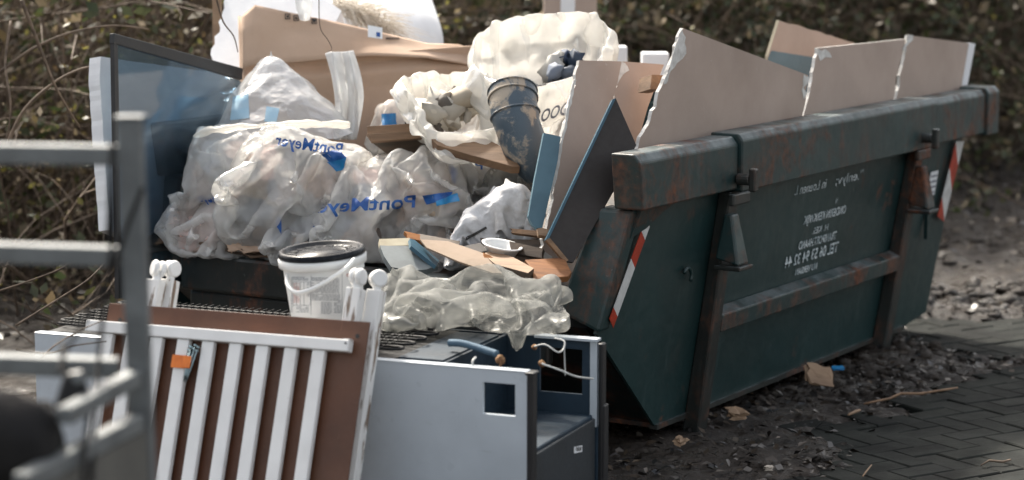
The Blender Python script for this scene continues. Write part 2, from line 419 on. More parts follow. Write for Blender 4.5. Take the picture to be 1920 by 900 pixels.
# ================================================================== ground
U2 = np.array([.526, .850]); U2 /= np.linalg.norm(U2); V2 = np.array([-U2[1], U2[0]])
SKO = onz(1290, 810, 0)                       # foot of the near rib
BL = [(-6.5, 5.0), (-3.1, 8.4), (-2.2, 10.0), (-.7, 12.2), (1.5, 14.6), (4.4, 18.2), (9, 23), (20, 33)]   # foot of the thicket
def line_dist(x, y, pts):                     # signed distance, positive behind the line
    best = np.full(np.shape(x), 1e9); sg = np.ones(np.shape(x))
    for (x0, y0), (x1, y1) in zip(pts[:-1], pts[1:]):
        dx, dy = x1 - x0, y1 - y0; L2 = dx * dx + dy * dy
        t = np.clip(((x - x0) * dx + (y - y0) * dy) / L2, 0, 1)
        d = np.hypot(x - x0 - t * dx, y - y0 - t * dy)
        c = dx * (y - y0) - dy * (x - x0)
        m = d < best; best = np.where(m, d, best); sg = np.where(m, np.sign(c), sg)
    return best * sg
PB = [tuple(onz(*q, 0).xy) for q in ((1180, 960), (1480, 893), (1640, 800), (1760, 745), (1935, 690))]
PB = [(PB[0][0] - 3, PB[0][1] - 1.2)] + PB + [(PB[-1][0] + 2, PB[-1][1] + 1.6)]
pc = onz(1890, 628, 0)
def mudfac(x, y):                             # 1 on mud, 0 on clean pavers
    d = line_dist(x, y, PB) + fbm(x * 2.2, y * 2.2, 0, 5) * .55
    m = np.clip(d / .22 + .5, 0, 1)
    d2 = np.hypot((x - pc.x) / 1.0, (y - pc.y) / .55) + fbm(x * 3, y * 3, 4, 4) * .9
    return m * np.clip((d2 - .45) / .3, 0, 1)
def ground_h(x, y):
    m = mudfac(x, y)
    r = fbm(x * 1.3, y * 1.3, 1, 5) * .10 + np.abs(fbm(x * 5, y * 5, 2, 4)) * .085 + fbm(x * 16, y * 16, 3, 3) * .055
    r = r + np.clip((y - 8.5) / 3, 0, 1) * (np.abs(fbm(x * 2.6, y * 2.6, 7, 5)) * .16 - .03)
    under = 1 - np.exp(-((np.hypot(x - .2, y - 7.0)) / 1.3) ** 2) * .6
    h = -.03 * (1 - m) + m * (.005 + r * under)
    d = line_dist(x, y, BL)
    return h + np.clip(d - .8, 0, 9) * .42 * np.clip(d / 2, 0, 1)
def axis(a, segs):
    out = [a]
    for b, st in segs:
        n = max(1, int(round((b - out[-1]) / st))); out += list(np.linspace(out[-1], b, n + 1)[1:])
    return np.array(out)
gx = axis(-120, [(-10, 10), (-3, .5), (.2, .09), (3.4, .03), (6.5, .08), (15, .5), (120, 10)])
gy = axis(-60, [(0, 8), (6, .5), (10, .03), (14, .05), (22, .12), (40, 1.0), (200, 16)])
GX, GY = np.meshgrid(gx, gy)
GZ = ground_h(GX, GY)
nx, ny = len(gx), len(gy)
ii = np.arange(nx * ny).reshape(ny, nx)
gf = np.stack([ii[:-1, :-1], ii[:-1, 1:], ii[1:, 1:], ii[1:, :-1]], -1).reshape(-1, 4)
g = mesh_np('ground', np.stack([GX, GY, GZ], -1).reshape(-1, 3), gf, MT['mud'], smooth=True)
tag(g, kind='structure')

# pavement of clay pavers laid in herringbone
pav = MB().box(.3, 5.6, 5.0, 11.0, -.22, -.16).build('pavement', MT['mud']); tag(pav, kind='structure')
pa = Vector((.53, -.848, 0)).normalized(); pb = Vector((.848, .53, 0)).normalized()
bme = None
def paver_mesh():
    m = MB(); a, b, c, t = .0985, .0485, .004, .004
    m.v = [(-a, -b, -.07), (a, -b, -.07), (a, b, -.07), (-a, b, -.07), (-a, -b, -c), (a, -b, -c), (a, b, -c), (-a, b, -c),
           (-a + t, -b + t, 0), (a - t, -b + t, 0), (a - t, b - t, 0), (-a + t, b - t, 0)]
    for k in (0, 4):
        for i in range(4): j = (i + 1) % 4; m.f.append((k + i, k + j, k + 4 + j, k + 4 + i))
    m.f.append((8, 9, 10, 11))
    return m
P0 = onz(1720, 820, 0); bricks = []
for n_ in range(-40, 41):
    for m_ in range(-22, 23):
        ox, oy = n_ + 2 * m_, n_ - 2 * m_
        for (cx, cy, ax) in ((ox + 1, oy + .5, 0), (ox + .5, oy + 2, 1)):
            p = P0 + pa * cx * .1 + pb * cy * .1
            q = p - CAM; yc = q.y * cp - q.z * sp
            px = 960 + FPX * q.x / yc; py = 450 - FPX * (q.y * sp + q.z * cp) / yc
            if -40 < px - 1150 < 830 and 590 < py < 940 and mudfac(np.array([p.x]), np.array([p.y]))[0] < .92 and p.x > .4:
                bricks.append((py, p, ax))
bricks.sort(key=lambda t: -t[0])
for k, (_, p, ax) in enumerate(bricks[:300]):
    if bme is None:
        o = paver_mesh().build('paver', MT['paver'], pav); bme = o.data
    else:
        o = bpy.data.objects.new('paver', bme); col.objects.link(o); o.parent = pav
    d = pa if ax == 0 else pb
    o.location = (p.x, p.y, random.uniform(-.004, .003)); o.rotation_euler = (random.gauss(0, .008), random.gauss(0, .008), math.atan2(d.y, d.x) + random.gauss(0, .008))

# wet leaf litter and twigs trodden into the mud
def leaf_scatter(name, n, region, size, palette, label, lift=.004, curl=.4):
    x = rng.uniform(region[0], region[1], n * 3); y = rng.uniform(region[2], region[3], n * 3)
    m = mudfac(x, y); keep = (m > .35) & (rng.random(n * 3) < .25 + vnoise(x * 1.7, y * 1.7) * 1.0); x = x[keep][:n]; y = y[keep][:n]; n = len(x)
    z = ground_h(x, y) + lift + rng.random(n) * .012
    th = rng.uniform(0, 6.283, n); s = rng.uniform(size[0], size[1], n); w = s * rng.uniform(.35, .7, n)
    dx = np.stack([np.cos(th), np.sin(th), rng.normal(0, .25, n)], -1); dy = np.stack([-np.sin(th), np.cos(th), rng.normal(0, .35, n)], -1)
    c = np.stack([x, y, z], -1)
    up = np.array([0, 0, 1.0]) * (s * curl * rng.random(n))[:, None]
    V = np.stack([c - dx * s[:, None] * .5, c - dx * s[:, None] * .1 - dy * w[:, None] * .5 + up * .6, c + dx * s[:, None] * .5 + up * .5, c - dx * s[:, None] * .1 + dy * w[:, None] * .5 + up * .4, ], 1).reshape(-1, 3)
    k = np.arange(n) * 4
    F = np.concatenate([np.stack([k, k + 1, k + 2], -1), np.stack([k, k + 2, k + 3], -1)])
    pal = np.array(palette)[rng.integers(0, len(palette), n)] * rng.uniform(.6, 1.3, n)[:, None]
    o = mesh_np(name, V, F, MT['litter'], colors=np.repeat(pal, 4, 0))
    return tag(o, label, 'leaves', kind='stuff')
dark = [(.014, .010, .008), (.022, .016, .012), (.010, .009, .0085), (.036, .026, .018), (.05, .037, .026)]
leaf_scatter('leaf_litter', 2400, (.3, 2.7, 6.6, 9.6), (.012, .045), dark + dark + [(.10, .085, .07), (.028, .03, .034), (.08, .06, .04)], 'dark wet leaf litter trodden into the mud beside the skip')
leaf_scatter('leaf_litter', 3500, (-3.4, 4.8, 9.0, 18.5), (.03, .08), dark + [(.13, .10, .07)], 'brown fallen leaves on the mud track behind the skip')

def clods(name, n, region, size, label, seed):
    r = np.random.default_rng(seed); bm = bmesh.new(); bmesh.ops.create_icosphere(bm, subdivisions=1, radius=1); ico = np.array([v.co[:] for v in bm.verts]); fi = np.array([[v.index for v in f.verts] for f in bm.faces]); bm.free()
    x = r.uniform(region[0], region[1], n * 4); y = r.uniform(region[2], region[3], n * 4)
    keep = (mudfac(x, y) > .45) & (r.random(n * 4) < np.clip(vnoise(x * 2.3, y * 2.3, 3) * 2.4 - .75, 0, 1)); x, y = x[keep][:n], y[keep][:n]; n = len(x)
    z = ground_h(x, y); sz = size[0] + (size[1] - size[0]) * r.random(n) ** 2.5
    V = ico[None] * (sz[:, None, None] * np.stack([r.uniform(.7, 1.5, n), r.uniform(.7, 1.3, n), r.uniform(.4, .9, n)], -1)[:, None, :]) * r.uniform(.65, 1.25, (n, len(ico), 1))
    V += np.stack([x, y, z], -1)[:, None, :]
    F = (fi[None] + (np.arange(n) * len(ico))[:, None, None]).reshape(-1, 3)
    return tag(mesh_np(name, V.reshape(-1, 3), F, MT['mud']), label, 'mud', kind='stuff')
clods('mud_clods', 2600, (.3, 3.2, 6.6, 10.5), (.004, .035), 'dark mud clods churned up along the side of the skip', 2)
clods('mud_clods', 900, (.5, 5, 10, 17), (.012, .06), 'mud clods on the rutted track beyond the skip', 3)

def stick(name, pts, r, mat, label, cat, bend=.01, grp=None):
    P = [onz(x, y, z) for x, y, z in pts]; Q = []
    for a, b in zip(P[:-1], P[1:]):
        for t in (0, .33, .66): Q.append(a.lerp(b, t) + Vector((random.gauss(0, bend * .3), random.gauss(0, bend), random.gauss(0, bend * .3))))
    Q.append(P[-1])
    o = MB().tube(Q, [r * (.55 + .45 * math.sin(math.pi * (k + .6) / (len(Q) + .5))) for k in range(len(Q))], 6).build(name, mat, smooth=True)
    return tag(o, label, cat, grp)
stick('stick', [(1620, 756, .03), (1690, 742, .035), (1795, 727, .03)], .0055, MT['wood_old'], 'long brown stick at the edge of the pavers', 'stick')
stick('twig', [(1590, 778, .02), (1612, 769, .02)], .006, MT['wood_pale'], 'short pale twig lying on dark mud left of the stick', 'twig')
stick('twig', [(1618, 895, .015), (1634, 872, .02)], .003, MT['wood_pale'], 'thin pale twig standing up from the pavers at the bottom edge', 'twig')
stick('twig', [(1843, 872, .012), (1895, 862, .012)], .004, MT['twig'], 'dark twig on the pavers near the right edge', 'twig')
def chunk(name, x, y, z, sx, sy, sz, mat, label, cat, rz=0, rx=0, ry=0, jit=.12, group=None):
    me = bpy.data.meshes.new(name); bm = bmesh.new(); bmesh.ops.create_cube(bm, size=1)
    bmesh.ops.subdivide_edges(bm, edges=bm.edges[:], cuts=2, use_grid_fill=True)
    for v in bm.verts:
        v.co = Vector((v.co.x * sx, v.co.y * sy, v.co.z * sz)) + Vector((random.gauss(0, jit * sx * .25), random.gauss(0, jit * sy * .25), random.gauss(0, jit * sz * .25)))
    bm.to_mesh(me); bm.free()
    o = link_mesh(name, me, mat); o.location = onz(x, y, z) ; o.rotation_euler = (R(rx), R(ry), R(rz))
    return tag(o, label, cat, group)
chunk('board_scrap', 1536, 703, .07, .10, .015, .075, MT['wood_pale'], 'tan square board scrap stuck upright in the mud under the skip', 'scrap', 25, -30, 15, .3)
chunk('plastic_scrap', 1571, 690, .06, .045, .02, .008, MT['cyan_ink'], 'small bright blue plastic scrap lying beside the tan board scrap', 'scrap', 10, 20)
chunk('stone', 1441, 878, .02, .022, .016, .014, MT['stone'], 'small cream pebble on the dark mud', 'stone', jit=.5)
chunk('paper_scrap', 1381, 775, .035, .06, .04, .02, MT['wood_pale'], 'crumpled pale paper scrap on the mud right of the near skip leg', 'scrap', 30, 20, 0, .6)
chunk('dead_leaf', 1276, 826, .035, .05, .03, .016, MT['wood_pale'], 'curled tan dead leaf just in front of the near skip leg', 'leaf', 70, 20, 0, .6)

# ================================================================== thicket
def bush_data(seed, h, w, nst, nlf, pal, droop, lsize, seg=11, rad=.006):
    r = np.random.default_rng(seed)
    b = np.stack([r.normal(0, w * .33, nst), r.normal(0, w * .26, nst), np.zeros(nst)], -1)
    az = r.uniform(0, 6.283, nst); el = r.uniform(.55, 1.5, nst)
    d = np.stack([np.cos(az) * np.cos(el), np.sin(az) * np.cos(el), np.sin(el)], -1)
    L = h * r.uniform(.55, 1.45, nst)
    half = nst // 2                               # the second half are side shoots that start on the first half
    P = np.zeros((nst, seg, 3)); P[:, 0] = b
    cur = d.copy(); bend = r.normal(0, .16, (nst, 3))
    def grow(sl):
        c = cur[sl]; st = (L[sl] / (seg - 1))[:, None]
        for k in range(1, seg):
            c = c + bend[sl] * .45 + r.normal(0, .13, c.shape); c[:, 2] -= droop * (k / seg); c /= np.linalg.norm(c, axis=1)[:, None]
            P[sl, k] = P[sl, k - 1] + c * st
        P[sl, :, 2] = np.abs(P[sl, :, 2] + .02) - .02
    grow(slice(0, half))
    par = r.integers(0, half, nst - half); pk = r.integers(2, seg, nst - half)
    P[half:, 0] = P[par, pk]; L[half:] *= .5; cur[half:] = r.normal(0, 1, (nst - half, 3)); cur[half:] /= np.linalg.norm(cur[half:], axis=1)[:, None]
    grow(slice(half, nst))
    rr = np.where(np.arange(nst) < half, rad, rad * .55)[:, None] * np.linspace(1, .35, seg)[None] * r.uniform(.6, 1.4, nst)[:, None]
    T = np.gradient(P, axis=1); T /= np.linalg.norm(T, axis=2, keepdims=True) + 1e-9
    A = np.cross(T, [0.3, .5, .81]); A /= np.linalg.norm(A, axis=2, keepdims=True) + 1e-9; B = np.cross(T, A)
    ring = [P + (A * math.cos(t) + B * math.sin(t)) * rr[..., None] for t in (0, 2.094, 4.189)]
    V = np.stack(ring, 2).reshape(-1, 3)
    base = (np.arange(nst)[:, None] * seg + np.arange(seg - 1)[None]).reshape(-1) * 3
    F = np.concatenate([np.stack([base + i, base + (i + 1) % 3, base + 3 + (i + 1) % 3, base + 3 + i], -1) for i in range(3)])
    s_ = r.integers(0, nst, nlf); t_ = r.integers(2, seg, nlf)
    c = P[s_, t_] + r.normal(0, .035, (nlf, 3))
    a = r.normal(0, 1, (nlf, 3)); a /= np.linalg.norm(a, axis=1)[:, None]
    q = np.cross(a, r.normal(0, 1, (nlf, 3))); q /= np.linalg.norm(q, axis=1)[:, None]
    sz = r.uniform(*lsize, nlf)[:, None]
    LV = np.stack([c - a * sz, c - q * sz * .55, c + a * sz, c + q * sz * .55], 1).reshape(-1, 3)
    LF = (np.arange(nlf) * 4)[:, None] + np.arange(4)[None]
    cl = np.array(pal)[r.integers(0, len(pal), nlf)] * r.uniform(.6, 1.35, nlf)[:, None] * 1.08
    return V, F, LV, LF, np.repeat(cl, 4, 0)
brown_pal = [(.13, .105, .045), (.17, .13, .06), (.09, .085, .033), (.24, .19, .11), (.09, .10, .035), (.15, .10, .05), (.34, .31, .07), (.07, .07, .03), (.40, .33, .24)]
green_pal = [(.062, .082, .030), (.048, .066, .024), (.085, .092, .036), (.12, .09, .048), (.042, .05, .024), (.16, .12, .07), (.07, .08, .036), (.24, .19, .12)]
bproto = []
specs = [(1, 1.9, 1.7, 330, 3600, brown_pal, .30, (.008, .024)), (2, 2.1, 1.6, 330, 4200, brown_pal, .26, (.008, .022)),
         (3, 2.3, 1.9, 240, 8000, green_pal, .18, (.014, .034)), (4, 2.6, 2.0, 240, 9000, green_pal, .15, (.014, .036))]
def copy_tree(o, parent=None):
    c = o.copy(); col.objects.link(c); c.parent = parent
    for ch in list(o.children): copy_tree(ch, c)
    return c
def add_bush(kind, x, y, s, label, name, group, tall=1.0):
    if len(bproto) <= kind or bproto[kind] is None:
        while len(bproto) <= kind: bproto.append(None)
        e = empty(name); V, F, LV, LF, C = bush_data(*specs[kind])
        mesh_np('stems', V, F, MT['twig'], e, True); mesh_np('foliage', LV, LF, MT['leaf'], e, colors=C)
        bproto[kind] = e; o = e
    else:
        o = copy_tree(bproto[kind])
    o.name = name
    z = float(ground_h(np.array([x]), np.array([y]))[0]) - .03
    o.location = (x, y, z); o.rotation_euler = (0, 0, random.uniform(0, 6.28)); o.scale = (s * random.uniform(.9, 1.15), s * random.uniform(.9, 1.15), s * random.uniform(.9, 1.1) * tall)
    return tag(o, label, 'bush', group)
def along(pts, step, off):
    out = []
    for (x0, y0), (x1, y1) in zip(pts[:-1], pts[1:]):
        L = math.hypot(x1 - x0, y1 - y0); n = max(1, int(L / step))
        for k in range(n):
            t = (k + .5) / n; out.append((x0 + (x1 - x0) * t - (y1 - y0) / L * off, y0 + (y1 - y0) * t + (x1 - x0) / L * off))
    return out
for row, off in enumerate((.5, 1.3, 2.3, 3.5)):
    for x, y in along(BL[1:7], .82 + row * .12, off):
        x += random.gauss(0, .18); y += random.gauss(0, .18)
        if not -.36 < x / y < .36: continue
        left = x < -.35
        if row == 0 and left:
            add_bush(random.choice((0, 1)), x, y, random.uniform(.85, 1.1), 'bare brown bramble bush in front of the thicket left of the skip', 'bramble_bush', 'brambles left of the skip')
        elif left:
            add_bush(random.choice((0, 1, 2)), x, y, random.uniform(1, 1.3), 'twiggy bush deeper in the thicket left of the skip', 'twiggy_bush', 'bushes deep in the left thicket')
        elif row == 0:
            add_bush(random.choice((2, 3, 1)), x, y, random.uniform(.8, 1.1), 'blurred green brown bush at the foot of the hedge behind the skip', 'hedge_bush', 'front bushes of the hedge')
        else:
            add_bush(random.choice((2, 3)), x, y, random.uniform(1, 1.35), 'taller dark bush at the back of the hedge behind the skip', 'hedge_bush', 'back bushes of the hedge', 1.0 + .35 * row)  # back rows stretched taller, unseen at the top, to darken ground and reflections
ORD = 'first second third fourth fifth sixth seventh eighth ninth tenth eleventh twelfth thirteenth fourteenth fifteenth sixteenth seventeenth eighteenth nineteenth twentieth'.split()
bg_ = {}
for o in list(col.objects):
    if o.get('category') == 'bush': bg_.setdefault(o['group'], []).append(o)
base_l = {'brambles left of the skip': 'bare bramble bush at the front of the left thicket', 'bushes deep in the left thicket': 'twiggy bush deep in the left thicket', 'front bushes of the hedge': 'green brown bush at the foot of the hedge behind the skip', 'back bushes of the hedge': 'tall dark bush at the back of the hedge'}
for g_, L_ in bg_.items():
    L_.sort(key=lambda o: o.location.x / o.location.y); n_ = len(L_)
    for k, o in enumerate(L_): o['label'] = base_l[g_] + ', ' + (ORD[k] + ' from the left' if k < 15 else (ORD[n_ - 1 - k] + ' from the right'))
# long bramble canes that arch out of the thicket
def cane(pts, r, label, grp='bramble canes'):
    P = [at(*p) for p in pts]; Q = []
    for k in range(len(P) - 1):
        p0, p1, p2, p3 = P[max(k - 1, 0)], P[k], P[k + 1], P[min(k + 2, len(P) - 1)]
        for t in (0, .2, .4, .6, .8):
            Q.append(.5 * ((2 * p1) + (p2 - p0) * t + (2 * p0 - 5 * p1 + 4 * p2 - p3) * t * t + (3 * p1 - p0 - 3 * p2 + p3) * t ** 3))
    Q.append(P[-1])
    o = MB().tube(Q, [r * (1 - .6 * k / len(Q)) for k in range(len(Q))], 5).build('bramble_cane', MT['twig'], smooth=True)
    return tag(o, label, 'branch')
cane([(5, 300, 8.2), (40, 215, 8.2), (95, 160, 8.2), (150, 130, 8.2), (200, 122, 8.25)], .008, 'brown bramble cane arching to the white foam slab')
cane([(0, 135, 8.3), (60, 92, 8.3), (130, 62, 8.35), (210, 48, 8.4), (280, 55, 8.5)], .007, 'thin cane curving across the upper left thicket')
cane([(40, 0, 8.0), (75, 90, 8.05), (105, 165, 8.1), (150, 240, 8.2)], .008, 'grey cane slanting down the upper left corner')
cane([(20, 40, 8.4), (10, 120, 8.3), (20, 200, 8.2), (8, 290, 8.2)], .006, 'dark upright cane at the far left edge')
cane([(0, 545, 6.9), (60, 525, 6.9), (120, 500, 6.95), (160, 465, 7.0)], .004, 'thin twig rising above the fridge end')
cane([(30, 655, 6.0), (90, 662, 6.02), (140, 648, 6.02), (200, 640, 6.05)], .0035, 'thorny twig lying across the left end of the fridge')
cane([(60, 690, 6.0), (100, 650, 6.02), (150, 620, 6.05), (195, 600, 6.1)], .003, 'dark thin twig hanging over the fridge corner')
cane([(30, 610, 6.7), (110, 560, 6.8), (170, 520, 6.9), (215, 470, 7.0)], .004, 'twig in the dark gap between the trailer rails')
cane([(598, -5, 8.25), (600, 50, 8.2), (615, 75, 8.2), (622, 92, 8.2), (612, 98, 8.2)], .0022, 'thin hooked wire like twig hanging over the cardboard')
cane([(405, -5, 8.1), (418, 40, 8.1), (438, 68, 8.1), (446, 98, 8.1)], .004, 'thin dark twig crossing the foam block beside the cardboard')

# ================================================================== text as flat mesh
def text2d(s, maxlen=.12, bold=False):
    cu = bpy.data.curves.new('t', 'FONT'); cu.body = s; cu.size = 1; cu.resolution_u = 3
    if bold: cu.offset = .018
    o = bpy.data.objects.new('t', cu); col.objects.link(o)
    dg = bpy.context.evaluated_depsgraph_get(); me = bpy.data.meshes.new_from_object(o.evaluated_get(dg))
    bpy.data.objects.remove(o); bpy.data.curves.remove(cu)
    bm = bmesh.new(); bm.from_mesh(me); bpy.data.meshes.remove(me)
    bmesh.ops.remove_doubles(bm, verts=bm.verts, dist=1e-4)
    bmesh.ops.triangulate(bm, faces=bm.faces[:])
    for _ in range(4):
        e = [e for e in bm.edges if e.calc_length() > maxlen]
        if not e: break
        bmesh.ops.subdivide_edges(bm, edges=e, cuts=1); bmesh.ops.triangulate(bm, faces=bm.faces[:])
    bm.verts.index_update()
    V = np.array([v.co[:2] for v in bm.verts]); F = np.array([[v.index for v in f.verts] for f in bm.faces]); bm.free()
    V[:, 0] -= V[:, 0].min(); w = V[:, 0].max(); V[:, 0] /= w
    return V, F, w
def rects2d(rects):                            # (x0, y0, x1, y1) in pixels, each cut into small cells
    V, F = [], []
    for x0, y0, x1, y1 in rects:
        n = max(1, int(abs(x1 - x0) / 6)); m = max(1, int(abs(y1 - y0) / 6)); b = len(V)
        for j in range(m + 1):
            for i in range(n + 1): V.append((x0 + (x1 - x0) * i / n, y0 + (y1 - y0) * j / m))
        for j in range(m):
            for i in range(n): k = b + j * (n + 1) + i; F.append((k, k + 1, k + n + 2, k + n + 1))
    return np.array(V, float), np.array(F)
def poly2d(pts, n=8):                          # quad patch given by four pixel corners
    a, b, c, d = [np.array(p, float) for p in pts]; V = []; F = []
    for j in range(n + 1):
        for i in range(n + 1):
            s_, t_ = i / n, j / n; V.append(a * (1 - s_) * (1 - t_) + b * s_ * (1 - t_) + c * s_ * t_ + d * (1 - s_) * t_)
    for j in range(n):
        for i in range(n): k = j * (n + 1) + i; F.append((k, k + 1, k + n + 2, k + n + 1))
    return np.array(V), np.array(F)
BV = {}
def bvh_of(o):
    if o.name not in BV:
        me = o.data; M_ = o.matrix_world if o.parent is None else o.parent.matrix_world @ o.matrix_parent_inverse @ o.matrix_basis
        BV[o.name] = BVHTree.FromPolygons([M_ @ v.co for v in me.vertices], [tuple(p.vertices) for p in me.polygons])
    return BV[o.name]
def decal(name, target, Vpx, F, mat, parent, off=.0025, maxe=.05):
    """print laid on the surface of target: the flat shape is dropped on the mesh and follows its folds"""
    t = bvh_of(target); P = []; ok = []
    for x, y in Vpx:
        d = ray(x, y).normalized(); h = t.ray_cast(CAM, d)
        if h[0] is None: P.append((0, 0, 0)); ok.append(False)
        else:
            n = h[1] if h[1].dot(d) < 0 else -h[1]
            P.append(tuple(h[0] + n * off - d * off * .4)); ok.append(True)
    P = np.array(P); ok = np.array(ok); F = np.asarray(F)
    good = ok[F].all(1); F = F[good]
    if not len(F): return None
    e = np.max([np.linalg.norm(P[F[:, i]] - P[F[:, (i + 1) % F.shape[1]]], axis=1) for i in range(F.shape[1])], 0)
    F = F[e < maxe]
    if not len(F): return None
    o = mesh_np(name, P, F, mat)
    if parent:
        o.parent = parent; o.matrix_parent_inverse = parent.matrix_world.inverted()
    return o
def text_px(s, x0, y0, dx, dy, bold=False, maxlen=.1):
    """text whose baseline starts at (x0, y0) and runs along dx; dy is the up vector of one cap height, all in pixels"""
    V, F, w = text2d(s, maxlen, bold)
    return np.array([x0, y0]) + V[:, :1] * np.array(dx) + V[:, 1:] / .7 * np.array(dy), F

# ================================================================== the skip
SKA = math.atan2(U2[1], U2[0])
skip = empty('skip', (SKO.x, SKO.y, 0), SKA)
bpy.context.view_layer.update()
tag(skip, 'dark green rusty steel skip heaped with building rubbish', 'skip')
sy = lambda z: .03 - .14 * z
out = [(-.56, .87), (-.69, .45), (-.19, .05), (1.95, .05), (2.21, .08), (2.30, .87)]
def wall(name, yo, yi, mat):
    m = MB(); m.prism([(x, yo(z), z) for x, z in out], [(x, yi(z), z) for x, z in out]); return m.build(name, mat, skip)
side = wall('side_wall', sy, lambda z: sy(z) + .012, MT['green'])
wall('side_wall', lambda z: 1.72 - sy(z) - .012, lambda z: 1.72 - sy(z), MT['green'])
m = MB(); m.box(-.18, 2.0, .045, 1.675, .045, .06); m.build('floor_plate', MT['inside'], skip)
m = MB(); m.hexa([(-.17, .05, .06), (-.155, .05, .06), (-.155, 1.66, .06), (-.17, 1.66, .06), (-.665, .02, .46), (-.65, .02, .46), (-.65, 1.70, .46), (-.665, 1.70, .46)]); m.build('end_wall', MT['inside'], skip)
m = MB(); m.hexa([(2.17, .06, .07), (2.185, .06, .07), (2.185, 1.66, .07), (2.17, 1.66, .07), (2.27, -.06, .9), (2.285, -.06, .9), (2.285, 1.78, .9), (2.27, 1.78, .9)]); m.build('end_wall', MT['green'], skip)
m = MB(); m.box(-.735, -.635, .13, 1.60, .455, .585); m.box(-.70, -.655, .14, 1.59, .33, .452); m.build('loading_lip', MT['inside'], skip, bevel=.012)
# rim beams
def beam(x0, x1, y0, y1, z0, z1, ch, name='rim_beam', mat=MT['green_rust'], near=0):
    prof = [(y0, z0), (y0, z1 - ch), (y0 + ch * .8, z1), (y1, z1), (y1, z0)]
    m = MB(); m.prism([(x0 + near * (z1 - z) , y, z) for y, z in prof], [(x1, y, z) for y, z in prof])
    return m.build(name, mat, skip, bevel=.006)
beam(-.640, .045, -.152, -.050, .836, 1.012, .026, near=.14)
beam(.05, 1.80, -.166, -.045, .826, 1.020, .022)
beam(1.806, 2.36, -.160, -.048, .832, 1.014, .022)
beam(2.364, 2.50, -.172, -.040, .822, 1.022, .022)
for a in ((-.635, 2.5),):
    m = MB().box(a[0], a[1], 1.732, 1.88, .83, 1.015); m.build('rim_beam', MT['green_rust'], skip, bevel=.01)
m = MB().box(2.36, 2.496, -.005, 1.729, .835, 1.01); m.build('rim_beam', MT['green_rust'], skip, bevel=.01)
# slanted front posts
def post(s):
    f = (lambda y: y) if s > 0 else (lambda y: 1.72 - y)
    pts = []
    for (x, z, y0, y1) in ((-.70, .455, sy(.455) - .012, sy(.455) + .14), (-.595, .832, -.104, .03)):
        dz = .055 if z < .5 else 0
        q = [(x, f(y0), z), (x, f(y1), z + dz), (x + .10, f(y1), z + dz), (x + .07, f(y0), z)]
        pts += q if s > 0 else q[::-1]
    m = MB(); m.hexa(pts); m.build('front_post', MT['green_rust'], skip, bevel=.012)
post(1); post(-1)
# gusset under the rim at the front corner
gq = [(-.56, .829), (-.585, .74), (-.49, .765), (-.42, .80), (-.34, .829)]
m = MB(); m.prism([(x, -.118 + (.829 - z) * .3, z) for x, z in gq], [(x, sy(z) + .004, z) for x, z in gq]); m.build('gusset', MT['green_rust'], skip)
# ribs that run down into the feet, and the rail between them
def rib(xa, xb, w, zt):
    z0, z1 = -.03, zt; pts = []
    for x, z, d in ((xa, z0, .062), (xb, z1, .045)):
        pts += [(x, sy(z) - d, z), (x + w, sy(z) - d, z), (x + w, sy(z) - .001, z), (x, sy(z) - .001, z)]
    m = MB(); m.hexa(pts); m.build('rib', MT['rustrib'], skip, bevel=.006)
rib(.01, .035, .072, .825); rib(1.63, 1.70, .072, .825)
m = MB(); z0, z1 = .335, .408
m.prism([(.095, sy(z0) - .055, z0), (.095, sy(z1) - .05, z1 - .012), (.095, sy(z1) - .002, z1 + .008), (.095, sy(z0) - .002, z0)],
        [(1.672, sy(z0) - .055, z0), (1.672, sy(z1) - .05, z1 - .012), (1.672, sy(z1) - .002, z1 + .008), (1.672, sy(z0) - .002, z0)]); m.build('side_rail', MT['green_rust'], skip, bevel=.005)
m = MB(); m.prism([(-.2, sy(.06) - .01, .045), (-.2, sy(.06) - .01, .062), (-.2, sy(.06) + .02, .062), (-.2, sy(.06) + .02, .045)], [(1.96, sy(.06) - .01, .045), (1.96, sy(.06) - .01, .062), (1.96, sy(.06) + .02, .062), (1.96, sy(.06) + .02, .045)]); m.build('bottom_flange', MT['rustrib'], skip)
for x0 in (.03, 1.66):
    h = MB().tube([(x0, -.16, .872), (x0, -.205, .872)], .020, 14).build('lifting_pin', MT['rustrib'], skip, bevel=.003)
    MB().box(x0 - .012, x0 + .018, -.228, -.203, .832, .910).build('pin_plate', MT['rustrib'], h, bevel=.006)
    MB().box(x0 - .055, x0 + .075, -.172, -.15, .786, .826).build('pin_pad', MT['rustrib'], h, bevel=.006)
for x0 in (-.015, 1.675):
    z0, z1 = .585, .755
    m = MB(); m.hexa([(x0, sy(z0) - .135, z0), (x0 + .085, sy(z0) - .135, z0), (x0 + .085, sy(z0) - .047, z0 + .02), (x0, sy(z0) - .047, z0 + .02),
                      (x0 + .02, sy(z1) - .075, z1), (x0 + .075, sy(z1) - .075, z1), (x0 + .075, sy(z1) - .046, z1), (x0 + .02, sy(z1) - .046, z1)]); b = m.build('chain_lug', MT['green_rust'], skip, bevel=.008)
    MB().box(x0 - .008, x0 + .093, sy(z0) - .145, sy(z0) - .048, z0 - .016, z0 - .001).build('lug_foot', MT['rustrib'], b, bevel=.004)
def arc(c, r, a0, a1, n=9): return [(c[0] + r * math.cos(R(a0 + (a1 - a0) * k / n)), sy(c[1]) - .018, c[1] + r * math.sin(R(a0 + (a1 - a0) * k / n))) for k in range(n + 1)]
MB().tube(arc((-.145, .56), .028, 150, -40), .006, 8).build('hook', MT['green'], skip, True)
MB().tube(arc((.20, .60), .02, 60, -90), .006, 8).build('hook', MT['green'], skip, True)
MB().box(2.0, 2.012, sy(.5) - .02, sy(.5) - .004, .42, .60).build('hook', MT['green'], skip)
